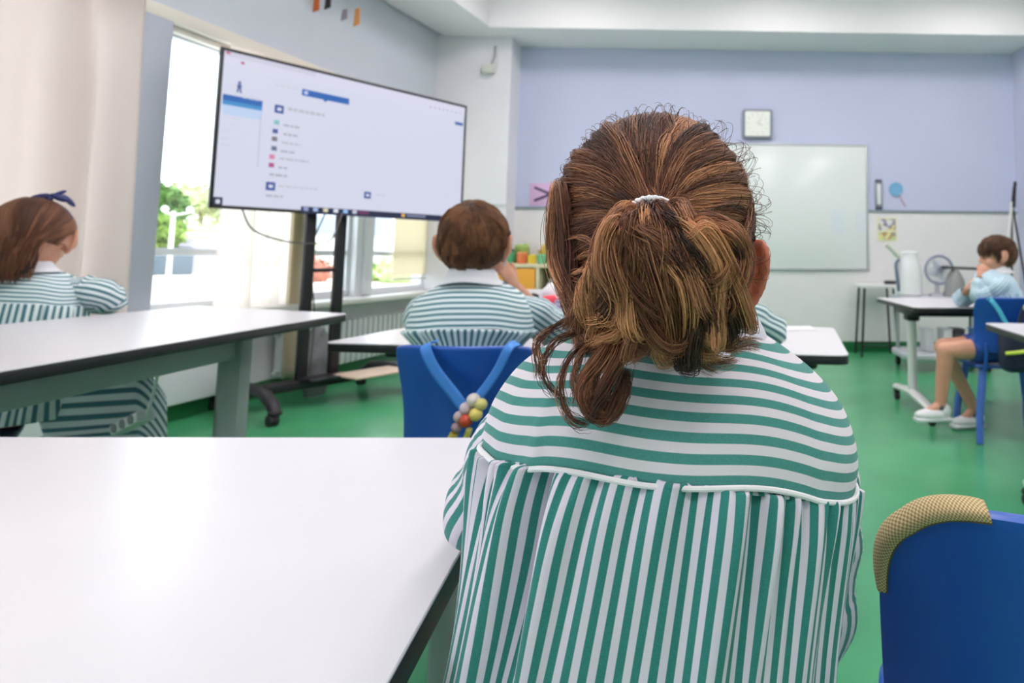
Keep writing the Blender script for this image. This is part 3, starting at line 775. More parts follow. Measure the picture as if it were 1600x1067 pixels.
# ================================================================ TOY SHELF
t = empty('toy_shelf', (-1.25, 6.18, 0), label='low pale wood shelf unit with an orange door', cat='shelf')
WOOD = mat('pale_wood', (222, 212, 180), .5, noise=.06, nscale=12)
a = MB()
for p, q in (((-.72, -.17, .80), (.70, .17, .835)), ((-.72, -.17, .05), (-.695, .17, .80)), ((-.34, -.165, .05), (-.31, .16, .80)), ((.675, -.17, .05), (.70, .17, .80)), ((-.70, -.165, .05), (.68, .16, .075)), ((-.31, -.16, .42), (.675, .16, .44)), ((-.70, .15, .05), (.68, .165, .80))): a.b2(p, q, .003)
a.build('carcass', WOOD, t)
a = MB(); a.b2((-.69, -.178, .08), (-.345, -.162, .79), .004); d_ = a.build('door', mat('orange_panel', (238, 168, 58), .5), t)
a = MB(); a.ell((-.38, -.19, .5), (.012, .015, .012)); a.build('knob', WOOD, d_)
a = MB(); a.ell((-.10, 0, .60), (.17, .13, .16), u=32, v=20); o = a.build('crumpled_sack', mat('grey_white_cloth', (196, 196, 200), .8, noise=.08, nscale=14), None, loc=(-1.25, 6.17, 0))
dm = o.modifiers.new('crumple', 'DISPLACE'); dm.texture = dsp; dm.strength = .04
tag(o, 'grey-white sack stuffed in the open bay of the toy shelf', 'sack')
def tub(loc, m1, m2, lab, r=.045, h=.09, lid=True):
    t = empty('toy_pot', loc, label=lab, cat='toy pot', group='coloured pots on the toy shelf')
    a = MB(); a.lathe([(r*.8, 0), (r*.86, .004), (r, h*.8), (r*1.03, h*.86), (r*.98, h*.9), (r*.5, h*.92)], n=20); a.build('pot', m1, t)
    a = MB(); a.lathe([(r*1.05, h*.88), (r*1.06, h*.98), (r*.7, h*1.06), (.0, h*1.08)], n=20); a.build('lid', m2, t)
pc = lambda nm, c: mat('toy_'+nm, c, .5)
tub((-1.86, 6.1, .835), pc('green', (86, 176, 130)), pc('darkgreen', (60, 110, 90)), 'green pot at the left end of the toy shelf', .05, .13)
tub((-1.745, 6.1, .835), pc('orange', (236, 130, 84)), pc('orange2', (240, 150, 100)), 'orange pot second from the left on the toy shelf', .05, .10)
tub((-1.645, 6.08, .835), pc('yellow', (242, 208, 72)), pc('yellow', (242, 208, 72)), 'yellow pot in the middle of the toy shelf row', .042, .08)
tub((-1.56, 6.1, .835), pc('mint', (120, 200, 150)), pc('mint', (120, 200, 150)), 'mint pot right of the yellow one on the shelf', .042, .085)
tub((-1.455, 6.1, .835), pc('lilac', (200, 150, 200)), pc('pink', (226, 160, 190)), 'lilac pot at the right of the visible shelf row', .045, .11)
for (x, c, lab, w_) in ((-1.80, (178, 206, 110), 'lime-green soft toy heap behind the green pot', .10), (-1.53, (220, 190, 90), 'mustard basket behind the mint pot on the shelf', .13)):
    t = empty('toy_basket', (x, 6.25, .835), label=lab, cat='basket')
    a = MB(); a.lathe([(w_*.6, 0), (w_*.8, .12), (w_*.85, .13), (w_*.7, .125)], n=20); a.build('basket', mat('basket_%d' % c[0], c, .7), t)
    a = MB()
    for k in range(7): a.ell((random.uniform(-.05, .05), random.uniform(-.02, .02), .14+random.uniform(0, .03)), (.035, .03, .03), u=12, v=8)
    a.build('soft_filling', mat('basket_fill_%d' % c[0], tuple(int(v*.85+20) for v in c), .8), t)

# pencil case on the middle table
t = empty('pencil_case', (-.588, 2.50, .652), R(-8), label='navy, red and grey patched pencil case on the middle table', cat='pencil case')
def softbox(a, c, s_): a.box(c, s_, min(s_)*.3, seg=3)
a = MB(); softbox(a, (-.078, 0, .052), (.055, .075, .104)); a.build('side_panel', mat('navy_nylon', (44, 36, 110), .6), t)
a = MB(); a.box((-.022, -.002, .056), (.08, .082, .112), .02, rot=rotm(ry=R(-8)), seg=3); a.build('side_panel', mat('red_nylon', (232, 66, 88), .6, noise=.1), t, label='red patterned panel')
a = MB(); softbox(a, (.065, 0, .05), (.13, .078, .10)); a.build('body', painted('speckled_nylon', [(176, 166, 186), (150, 142, 170), (110, 100, 130), (190, 184, 196), (170, 160, 190)], 160), t)
a = MB(); a.tube([(-.10, 0, .108), (.12, 0, .106)], .004, 6); a.build('zip', SHOEW, t)
t = empty('crumpled_cloth', (-.56, 2.60, .652), label='white crumpled cloth behind the pencil case', cat='cloth')
a = MB(); a.ell((0, .02, .07), (.12, .05, .10), u=40, v=28); o = a.build('fabric', mat('white_cloth', (236, 232, 240), .8), t)
dm = o.modifiers.new('crumple', 'DISPLACE'); dm.texture = dsp; dm.strength = .05
# sheet on the middle table
t = empty('paper_sheet', (.30, 2.45, .652), label='white sheet of paper near the far edge of the middle table', cat='paper')
a = MB(); a.box((0, 0, 0), (.2, .14, .001)); a.build('sheet', SHOEW, t)

# ================================================================ STOOL, TROLLEY, TRIPOD
t = empty('stool', (1.60, 6.14, 0), label='tall white-topped stool with thin dark legs by the back wall', cat='stool')
a = MB(); a.box((0, 0, .65), (.34, .30, .035), .008); a.build('seat', WHITEM, t)
for sx in (-1, 1):
    for sy in (-1, 1):
        a = MB(); a.cyl((sx*.135, sy*.11, .635), (sx*.17, sy*.135, 0), .011, n=10); a.build('leg', BLACKM, t)
a = MB()
for sy in (-1, 1): a.cyl((-.165, sy*.133, .10), (.165, sy*.133, .10), .008, n=8)
a.build('stretcher', BLACKM, t)
t = empty('glasses_case', (1.72, 6.08, .668), label='small dark case lying on top of the tall stool', cat='case')
a = MB(); a.box((0, 0, .018), (.11, .05, .034), .012, seg=3); a.build('case', mat('dark_case', (60, 60, 66), .5), t)
GREYL = mat('light_grey_plastic', (196, 198, 206), .45)
t = empty('equipment_trolley', (1.95, 5.45, 0), label='grey two-tier round-cornered trolley on casters behind the right table', cat='trolley')
for z in (.10, .555):
    a = MB(); a.prism(rect(-.36, -.24, .40, .24), z, z+.045, corner=.10, bev=.01); a.build('shelf', GREYL, t)
for (x, y) in ((-.30, .17), (.34, .17), (-.30, -.17), (.34, -.17)):
    a = MB(); a.cyl((x, y, .14), (x, y, .56), .016, n=12); a.build('pole', GREYM, t)
    b = MB(); b.cyl((x-.015, y, .04), (x+.015, y, .04), .04, n=18, bev=.005); b.cyl((x, y, .06), (x, y, .11), .012, n=10); b.build('caster', DARK, t)
for (x, w_, c, nm, lab) in ((-.12, .05, (206, 206, 212), 'storage_bin', 'pale grey bin at the left of the lower trolley tier'), (.03, .05, (216, 216, 222), 'storage_bin', 'white bin beside the dark one on the lower trolley tier'), (.13, .06, (52, 50, 60), 'storage_bin', 'black bin on the lower trolley tier'), (.33, .10, (70, 134, 196), 'storage_bin', 'bright blue bin at the right of the lower trolley tier')):
    t = empty(nm, (1.95+x, 5.40, .146), label=lab, cat='bin', group='bins on the lower tier of the trolley')
    a = MB(); a.box((0, 0, .09), (w_*1.5, .16, .18), .012); a.build('body', mat('bin_%d' % c[0], c, .5), t)
    a = MB(); a.box((0, 0, .185), (w_*1.6, .17, .012), .004); a.build('rim', mat('bin_%d' % c[0], c, .5), t)
# things on the trolley
t = empty('water_jug', (1.69, 5.40, .602), label='tall white jug with a spout standing on the trolley', cat='jug')
a = MB(); a.lathe([(.095, 0), (.11, .02), (.105, .18), (.085, .29), (.07, .33), (.076, .36), (.05, .37), (0, .375)], n=28); a.build('body', SHOEW, t)
a = MB(); a.tube([tuple(p) for p in spl([(-.06, 0, .31), (-.10, 0, .345), (-.16, -.02, .40), (-.20, -.03, .43)], 14)], [.022]*6+[.018]*8, 10); a.build('spout', mat('dusty_white', (216, 218, 206), .5), t)
a = MB(); a.tube([tuple(p) for p in spl([(-.095, -.03, .30), (-.125, -.05, .26), (-.115, -.05, .15), (-.10, -.04, .04)], 16)], .014, 8); a.build('handle', mat('blue_grey_grip', (112, 128, 150), .5), t)
t = empty('desk_fan', (1.90, 5.36, .602), label='round white and grey fan on the trolley beside the jug', cat='fan')
a = MB()
th = np.linspace(0, 2*math.pi, 33)
a.tube([(0.02+.115*math.cos(q), -.03, .22+.115*math.sin(q)) for q in th], .012, 8, cap=False)
for k in range(24):
    q = k*math.pi/12; a.tube([(.02, -.045, .22), (.02+.112*math.cos(q), -.035, .22+.112*math.sin(q))], .0016, 4)
a.build('grille', mat('fan_grey', (150, 152, 176), .4), t)
a = MB(); a.ell((.02, .02, .22), (.06, .045, .06)); a.build('motor', SHOEW, t)
for k in range(4):
    a = MB(); q = k*math.pi/2+.4; a.ell((.02+.05*math.cos(q), -.018, .22+.05*math.sin(q)), (.05, .005, .028), rot=Matrix.Rotation(-q, 4, 'Y')); a.build('blade', mat('fan_blade', (226, 230, 236), .4), t)
a = MB(); a.lathe([(.07, 0), (.07, .015), (.02, .03), (.018, .13)], c=(.02, .03, 0), n=20); a.build('base', GREYL, t)
t = empty('flat_arm_device', (2.05, 5.33, .602), label='dark device with a long flat arm on a grey conical base', cat='device')
a = MB(); a.lathe([(.10, 0), (.10, .02), (.085, .05), (.075, .14), (.05, .19), (.03, .22)], n=24); a.build('base', mat('mid_grey', (140, 142, 142), .5), t)
a = MB(); a.box((.06, 0, .235), (.36, .09, .022), .01, rot=rotm(ry=R(2))); a.box((.33, 0, .243), (.30, .02, .012), .004, rot=rotm(ry=R(-6))); a.build('arm', mat('dark_device', (58, 58, 64), .5), t)
# tripod easel at the right edge
t = empty('easel', (2.86, 5.98, 0), label='thin white and black tripod easel in the right corner', cat='easel')
for (x, y, m, r_) in ((-.19, -.02, WHITEM, .014), (.0, .1, BLACKM, .009), (.19, -.02, BLACKM, .01)):
    a = MB(); a.cyl((0, 0, 1.45), (x, y, 0), r_, n=10); a.build('leg', m, t)
a = MB(); a.cyl((0.01, 0, 1.40), (.03, 0, 1.60), .022, .016, n=14); a.ell((.035, 0, 1.62), (.016, .016, .03)); a.build('head', BLACK, t)

# ================================================================ PEOPLE
def bake(o):
    dg = bpy.context.evaluated_depsgraph_get()
    me = bpy.data.meshes.new_from_object(o.evaluated_get(dg))
    old = o.data; o.modifiers.clear(); o.data = me; bpy.data.meshes.remove(old)
    return o

class Body(MB):
    def cap(s, a, b, r0, r1, n=14):
        a, b = Vector(a), Vector(b)
        s.cyl(a, b, r0, r1, n=n); s.ell(a, (r0,)*3, u=n, v=10); s.ell(b, (r1,)*3, u=n, v=10)
        return s
    def chain(s, pts, rad, n=14):
        for i in range(len(pts)-1): s.cap(pts[i], pts[i+1], rad[i], rad[i+1], n)
    def hand(s, wrist, d, nrm, side, curl=.5, k=1.0):
        """wrist point, pointing direction d, palm normal nrm (curl towards it), side +1 thumb on d x nrm"""
        w_ = Vector(wrist); d = Vector(d).normalized(); nrm = Vector(nrm); nrm = (nrm-d*nrm.dot(d)).normalized(); x = d.cross(nrm)*side
        m = Matrix((x, d, nrm)).transposed().to_4x4()
        s.ell(w_+d*.026*k, (.024*k, .034*k, .012*k), rot=m, u=16, v=10)
        for i, (off, L_) in enumerate(((.019, .040), (.007, .046), (-.006, .043), (-.018, .034))):
            p = w_+d*.048*k+x*off*k; ang = 0
            for seg, sl in enumerate((.45, .32, .23)):
                ang += curl*(.5+.3*seg+.1*i)
                dd = d*math.cos(ang)+nrm*math.sin(ang)
                q = p+dd*L_*sl*k
                s.cap(p, q, (.0062-.0006*seg)*k, (.0058-.0008*seg)*k, 8); p = q
        p = w_+d*.012*k+x*.020*k
        for sl, an in ((.022, .5), (.018, .25)):
            dd = (d*math.cos(an)+x*math.sin(an)*1.2+nrm*.3*curl).normalized(); q = p+dd*sl*k; s.cap(p, q, .0078*k, .0066*k, 8); p = q
    def head(s, C, r, fwd_rz=0, tilt=0, ears=1.0, detail=True, k=1.0, edz=0, es=1.0, eo=0, eo_left=None):
        """C centre, local +y is the face; fwd_rz turns the head, tilt nods it"""
        m = Matrix.Translation(C) @ Matrix.Rotation(fwd_rz, 4, 'Z') @ Matrix.Rotation(tilt, 4, 'X')
        Q = lambda x, y, z: m @ Vector((x*k, y*k, z*k))
        rot = Matrix.Rotation(fwd_rz, 4, 'Z') @ Matrix.Rotation(tilt, 4, 'X')
        E_ = lambda x, y, z, a, b, c, rx=0, ry=0, rz=0: s.ell(Q(x, y, z), (a*k, b*k, c*k), rot=rot @ rotm(rx, ry, rz), u=20, v=14)
        E_(0, -.004, .012, .073, .088, .083)                  # skull
        E_(0, .022, -.035, .058, .060, .062)                  # face block
        E_(0, .050, -.078, .026, .026, .020)                  # chin
        E_(0, .072, .012, .045, .016, .025)                   # brow
        for sg in (-1, 1): E_(sg*.032, .056, -.036, .022, .022, .022)   # cheeks
        s.chain([Q(0, .080, .002), Q(0, .092, -.026)], [.006, .0095], 10); E_(0, .091, -.030, .014, .009, .007)  # nose
        E_(0, .078, -.052, .019, .009, .0045); E_(0, .077, -.060, .016, .008, .0045)                             # lips
        if ears:
            for sg in (-1, 1):
                EP = lambda p: Q(sg*.068+(p[0]-sg*.068)*es+sg*(eo if sg > 0 or eo_left is None else eo_left), p[1]*es, (p[2]+.014)*es-.014+edz)
                # helix rim, antihelix, lobe and a thin shell
                pts = [(sg*.068, .008, -.006), (sg*.080, .004, .012), (sg*.090, -.010, .018), (sg*.094, -.021, .008), (sg*.092, -.022, -.012), (sg*.085, -.014, -.032), (sg*.074, .000, -.046), (sg*.069, .006, -.044)]
                s.chain([EP(p) for p in spl(pts, 16)], [.0042]*16, 10)
                for p in spl(pts, 22): s.cap(EP(p), EP((sg*.071, .004, -.016)), .0030*k, .0042*k, 8)
                s.chain([EP(p) for p in spl([(sg*.083, -.006, .006), (sg*.087, -.013, -.006), (sg*.080, -.008, -.026), (sg*.074, .002, -.032)], 8)], [.003]*8, 8)
                q = EP((sg*.081, -.007, -.012)); s.ell(q, (.0040*k, .021*k*es, .029*k*es), rot=rot @ rotm(ry=sg*R(6), rz=-sg*R(33)), u=20, v=14); s.ell(EP((sg*.074, .0, -.040)), (.006*k, .008*k, .009*k), u=14, v=10)
                s.chain([EP((sg*.066, .004, 0)), EP((sg*.066, .004, -.03))], [.010, .010], 12)
        return Q, rot
    def finish(s, name, m, parent, vox=.004, it=3):
        o = s.build(name, m, parent)
        rm = o.modifiers.new('r', 'REMESH'); rm.mode = 'VOXEL'; rm.voxel_size = vox; rm.use_smooth_shade = True
        sm = o.modifiers.new('s', 'SMOOTH'); sm.factor = .5; sm.iterations = it
        bpy.context.view_layer.update()
        bake(o); o.data.polygons.foreach_set('use_smooth', [True]*len(o.data.polygons))
        try: o.data.shade_smooth()
        except Exception: pass
        return o

def face_parts(Q, rot, body, k=1.0):
    EYEW = mat('eye_white', (236, 234, 232), .2); IRIS = mat('eye_brown', (58, 36, 24), .2)
    for sg in (-1, 1):
        a = MB(); a.ell(Q(sg*.027, .0705, -.004), (.0115*k, .0095*k, .0075*k), rot=rot); o = a.build('eye', EYEW, body)
        a = MB(); a.ell(Q(sg*.027, .0785, -.004), (.0052*k, .003*k, .0052*k), rot=rot); a.build('iris', IRIS, o)
        a = MB(); a.tube([tuple(Q(*p)) for p in ((sg*.014, .0835, .014), (sg*.028, .083, .018), (sg*.042, .074, .014))], [.0016, .0022, .001], 8); a.build('eyebrow', IRIS, body)

def hair_mat(name, dark, mid, light, rough=.42):
    if name in MATS: return MATS[name]
    m = bpy.data.materials.new(name); m.use_nodes = True
    n = m.node_tree; b = n.nodes['Principled BSDF']; L = n.links
    b.inputs['Roughness'].default_value = rough; b.inputs['Specular IOR Level'].default_value = .45
    b.inputs['Anisotropic'].default_value = .6
    at = n.nodes.new('ShaderNodeAttribute'); at.attribute_name = 'tone'; at.attribute_type = 'GEOMETRY'
    r = n.nodes.new('ShaderNodeValToRGB'); e = r.color_ramp.elements
    e[0].position = .0; e[0].color = (*lin(dark), 1); e[1].position = 1; e[1].color = (*lin(light), 1)
    q = e.new(.5); q.color = (*lin(mid), 1)
    L.new(at.outputs['Fac'], r.inputs[0]); L.new(r.outputs[0], b.inputs['Base Color'])
    MATS[name] = m
    return m
HAIR1 = hair_mat('brown_hair', (32, 16, 16), (122, 70, 50), (234, 168, 120), .38)
HAIR2 = hair_mat('short_brown_hair', (62, 36, 24), (124, 80, 52), (178, 124, 82))
HAIR3 = hair_mat('dark_brown_hair', (44, 28, 20), (92, 60, 42), (140, 98, 68))
SCALP = mat('hair_under', (44, 26, 20), .8)

def strands(name, P, tone, rad, m, parent):
    """P (S,N,3); tone (S,) or (S,N); rad (N,) along the strand"""
    Sn, N = P.shape[:2]
    hc = bpy.data.hair_curves.new(name)
    hc.add_curves([N]*Sn)
    hc.position_data.foreach_set('vector', np.ascontiguousarray(P, dtype=np.float32).reshape(-1))
    tone = np.asarray(tone, np.float32)
    if tone.ndim == 1: tone = np.repeat(tone[:, None], N, 1)
    a = hc.attributes.new('tone', 'FLOAT', 'POINT'); a.data.foreach_set('value', tone.astype(np.float32).reshape(-1))
    a = hc.attributes.get('radius') or hc.attributes.new('radius', 'FLOAT', 'POINT')
    rad = np.broadcast_to(np.asarray(rad, np.float32), (Sn, N)) if np.ndim(rad) < 2 else rad
    a.data.foreach_set('value', np.ascontiguousarray(rad, dtype=np.float32).reshape(-1))
    hc.materials.append(m)
    o = bpy.data.objects.new(name, hc); COL.objects.link(o); o.parent = parent
    return o

def unit(v): return v/np.linalg.norm(v, axis=-1, keepdims=True)
def slerp(a, b, t):
    """a (S,3), b (3,) or (S,3), t (S,N) -> (S,N,3)"""
    b = np.broadcast_to(b, a.shape); d = np.clip((a*b).sum(-1), -.9999, .9999); w_ = np.arccos(d)[:, None]
    return (np.sin((1-t)*w_)[..., None]*a[:, None]+np.sin(t*w_)[..., None]*b[:, None])/np.sin(w_)[..., None]

# ---------------------------------------------------------------- clothing
def ring(phi, a, b, e=.88):
    s_, c_ = np.sin(phi), np.cos(phi)
    return a*np.sign(s_)*np.abs(s_)**e, -b*np.sign(c_)*np.abs(c_)**e
def harm(x, rg, n, f0, f1, per=2*math.pi):
    out = np.zeros_like(x)
    for _ in range(n):
        f = round(rg.uniform(f0, f1)); out += rg.uniform(.5, 1)*np.sin(f*x*2*math.pi/per+rg.uniform(0, 6.28))
    return out/math.sqrt(n)

def smock(parent, rows, nyoke, my, ms, period, nst, seed=3, nc=260, nr=60, roll=0, fold=.006, gather=.0022, shear=0, piv=.62, piping=None, post=None, npleat=40, pleat=.004, ysoft=1.0, creases=()):
    """rows (z, yc, a, b, droop) from the neck down; first nyoke rows are the yoke"""
    rg = np.random.default_rng(seed)
    rows = np.array(rows, float)
    phi = np.linspace(-math.pi, math.pi, nc, endpoint=False)
    def surf(rws, n):
        tt = spl(rws, n); out = np.zeros((n, nc, 3))
        for i, (z, yc, a, b, dr) in enumerate(tt):
            x, y = ring(phi, a, b); out[i, :, 0] = x; out[i, :, 1] = y+yc
            out[i, :, 2] = z-dr*np.abs(np.sin(phi))**2.2
        return out
    def fin(Pm):
        if roll:
            c, s_ = math.cos(roll), math.sin(roll); x = Pm[..., 0].copy(); z = Pm[..., 2]-piv
            Pm[..., 0] = x*c+z*s_; Pm[..., 2] = -x*s_+z*c+piv
        if post is not None: Pm = post(Pm)
        return Pm
    Y = surf(rows[:nyoke+1], 40)
    Y[..., 2] += ysoft*.0018*harm(phi, rg, 5, 2, 9)[None, :]*np.linspace(0, 1, 40)[:, None]
    # soft drape dents across the yoke
    g = harm(phi, rg, 4, 3, 8)*.0022*ysoft
    for (pc, pw, pd) in creases: g = g-pd*np.exp(-((phi-pc)/pw)**2)
    Y[..., 1] += (g*np.cos(phi))[None]*np.linspace(.2, 1, 40)[:, None]
    jb = nc//2
    arc = np.concatenate([[0], np.cumsum(np.linalg.norm(np.diff(Y[:, jb], axis=0), axis=1))])
    UV = np.zeros((40, nc+1, 2)); UV[..., 1] = (arc/period)[:, None]; UV[..., 0] = np.linspace(0, 1, nc+1)[None]*8
    grid_mesh('smock_yoke', fin(Y), my, parent, UV, closed=True, thick=.0016, flip=True)
    K = surf(rows[nyoke:], nr)
    v = np.linspace(0, 1, nr)
    warpu = .18*harm(phi, rg, 5, 3, 14)
    disp = np.zeros((nr, nc)); shx = np.zeros((nr, nc))
    fine = harm(phi, rg, 8, nst*.5, nst*1.3)
    big = harm(phi+.0, rg, 7, 7, 19); big2 = harm(phi, rg, 5, 5, 13)
    for i, q in enumerate(v):
        disp[i] = gather*fine*math.exp(-q*6)*min(1, .04+q*13) + fold*min(1, q*3.2)*(big*(1-.4*q)+big2*.5*q) + .0035*min(1, q*7)
        shx[i] = shear*q*np.clip(.25-np.sin(phi), 0, 1)
    # rebuild with the sheared angle so that folds fan out downwards
    for _ in range(npleat):
        pc = rg.uniform(-math.pi, math.pi); pw = rg.uniform(.018, .05); pd = rg.uniform(.4, 1.3)*pleat; L0 = rg.uniform(.15, 1.1); dr_ = rg.normal(0, .10)
        vv = v[:, None]; c_ = pc+dr_*vv; dd_ = (phi[None]-c_+math.pi) % (2*math.pi)-math.pi; ww = pw*(1+2.6*vv)
        env = np.clip(vv*9, 0, 1)**1.4*np.exp(-(vv/L0)**2*1.4)
        disp += env*pd*(-np.exp(-(dd_/ww)**2)+.55*np.exp(-((dd_-ww*1.7)/ww)**2)+.55*np.exp(-((dd_+ww*1.7)/ww)**2))
    tt = spl(rows[nyoke:], nr)
    for i in range(nr):
        z, yc, a, b, dr = tt[i]; ph = phi+shx[i]+.03*big2*v[i]
        x, y = ring(ph, a+disp[i], b+disp[i]); K[i, :, 0] = x; K[i, :, 1] = y+yc; K[i, :, 2] = z-dr*np.abs(np.sin(ph))**2.2
    UV = np.zeros((nr, nc+1, 2)); Km = K[int(nr*.22):int(nr*.5)]; seg = np.linalg.norm(np.diff(np.concatenate([Km, Km[:, :1]], 1)[..., :2], axis=1), axis=-1).mean(0)
    al = np.concatenate([[0], np.cumsum(seg)]); al = al/al[-1]*nst
    UV[..., 0] = al[None]+.15*np.append(warpu, warpu[0])[None]*np.linspace(1, .3, nr)[:, None]; UV[..., 1] = np.linspace(0, 5, nr)[:, None]
    grid_mesh('smock_skirt', fin(K), ms, parent, UV, closed=True, thick=.0016, flip=True)
    if piping is not None:
        e_ = Y[-1]; a = MB(); a.tube([tuple(p+np.array([0, 0, 0])) for p in np.vstack([e_*1.0, e_[:1]])[::2]], .0017, 6, cap=False)
        o = a.build('smock_piping', piping, parent); 
    return Y

def sleeve(parent, pts, rad, ms, nst, roll=0, piv=.62, seed=5, n=56, nc=64, wr=.004, flat=1.0, name='sleeve', cuff=None):
    rg = np.random.default_rng(seed)
    rad = [rad[0]*.45]+list(rad[1:])
    C = spl(pts, n); r = spl(rad, n); th = np.linspace(0, 2*math.pi, nc, endpoint=False)
    P = np.zeros((n, nc, 3)); X = None
    f1 = harm(th, rg, 5, 2, 7)
    for i in range(n):
        T = C[min(i+1, n-1)]-C[max(i-1, 0)]; T /= np.linalg.norm(T)
        if X is None: X = np.cross(T, [0, 0, 1.]) if abs(T[2]) < .9 else np.cross(T, [0, 1., 0])
        X = X-T*X.dot(T); X /= np.linalg.norm(X); Yv = np.cross(T, X)
        q = i/(n-1)
        rr_ = r[i]+wr*(f1*.6+.9*np.sin(q*34+2*np.sin(th+1)+rg.uniform(0, .5))*(.35+.65*math.sin(math.pi*q)))*min(1, 6*q+.2)*.6
        P[i] = C[i]+np.outer(rr_*np.cos(th), X)+np.outer(rr_*np.sin(th)*flat, Yv)
    if roll:
        c, s_ = math.cos(roll), math.sin(roll); x = P[..., 0].copy(); z = P[..., 2]-piv
        P[..., 0] = x*c+z*s_; P[..., 2] = -x*s_+z*c+piv
    UV = np.zeros((n, nc+1, 2)); UV[..., 0] = np.linspace(0, nst, nc+1)[None]; UV[..., 1] = np.linspace(0, 6, n)[:, None]
    return grid_mesh(name, P, ms, parent, UV, closed=True, thick=.0016)

def collar(parent, z, r0, r1, m, drop=.03, yc=0, roll=0, piv=.62, gap=.35, lift=.0, ry=.9, sag=0):
    phi = np.linspace(-math.pi+gap, math.pi-gap, 90); n = 14; P = np.zeros((n, 90, 3))
    for i, q in enumerate(np.linspace(0, 1, n)):
        e_ = np.clip((math.pi-gap-np.abs(phi))/.5, 0, 1)**.5
        rr_ = r0+(r1-r0)*q*(.45+.55*e_)
        P[i, :, 0] = rr_*np.sin(phi); P[i, :, 1] = -rr_*ry*np.cos(phi)+yc
        P[i, :, 2] = z+.010*math.sin(math.pi*min(1, q*1.6))-drop*q**1.3-sag*q*np.abs(np.sin(phi))**1.5
    if roll:
        c, s_ = math.cos(roll), math.sin(roll); x = P[..., 0].copy(); zz = P[..., 2]-piv
        P[..., 0] = x*c+zz*s_; P[..., 2] = -x*s_+zz*c+piv
    return grid_mesh('collar', P, m, parent, thick=.003)

YOKE1 = stripe_mat('front_smock_yoke', (74, 142, 136), (226, 218, 226), 1, .5)
SKIRT1 = stripe_mat('front_smock_skirt', (50, 128, 122), (222, 214, 228), 0, .52)
YOKE2 = stripe_mat('far_smock_yoke', (98, 140, 150), (226, 236, 238), 1, .46)
SKIRT2 = stripe_mat('far_smock_skirt', (78, 122, 134), (222, 234, 236), 0, .46)
YOKE3 = stripe_mat('pale_smock_yoke', (150, 188, 206), (216, 232, 240), 1, .5)
SKIRT3 = stripe_mat('pale_smock_skirt', (150, 188, 206), (216, 232, 240), 0, .5)
COLL = mat('collar_cotton', (214, 208, 222), .85, sheen=.2, bump=.2, bscale=300)
COLW = mat('white_collar', (232, 232, 238), .85)
PIPING = mat('white_piping', (238, 234, 238), .8)
SHORTS = mat('navy_shorts', (48, 84, 158), .8)
SOCK = mat('grey_sock', (92, 90, 96), .9)

def shoe(parent, ank, d, m=SHOEW):
    """ank ankle point, d foot direction (horizontal unit)"""
    a = Vector(ank); d = Vector(d).normalized(); x = Vector((d.y, -d.x, 0)); mt = Matrix((x, d, Vector((0, 0, 1)))).transposed().to_4x4()
    zb = a.z-.075
    b = MB(); b.ell((a.x+d.x*.045, a.y+d.y*.045, zb+.034), (.036, .095, .032), rot=mt, u=24, v=14)
    b.ell((a.x-d.x*.015, a.y-d.y*.015, zb+.050), (.032, .042, .040), rot=mt, u=20, v=12)
    o = b.build('shoe', m, parent)
    b = MB(); c = (a.x+d.x*.042, a.y+d.y*.042, zb+.012); b.box(c, (.068, .19, .020), .009, rot=mt, seg=3); b.build('sole', mat('white_sole', (222, 222, 226), .6), o)
    b = MB()
    for k in range(4):
        p = a+d*(.035+k*.017); b.tube([(p.x+x.x*s_*.02, p.y+x.y*s_*.02, zb+.068-k*.006-abs(s_)*.006) for s_ in (-1, 0, 1)], .0028, 6)
    b.build('laces', SHOEW, o)
    b = MB(); b.cyl((a.x, a.y, zb+.06), (a.x, a.y, zb+.115), .029, .026, n=16); b.build('sock', SOCK, parent)

def limb_tube(parent, name, pts, rad, m, n=20):
    a = MB(); a.tube([tuple(p) for p in spl(pts, n)], list(spl(rad, n)), 20, cap=True); return a.build(name, m, parent)

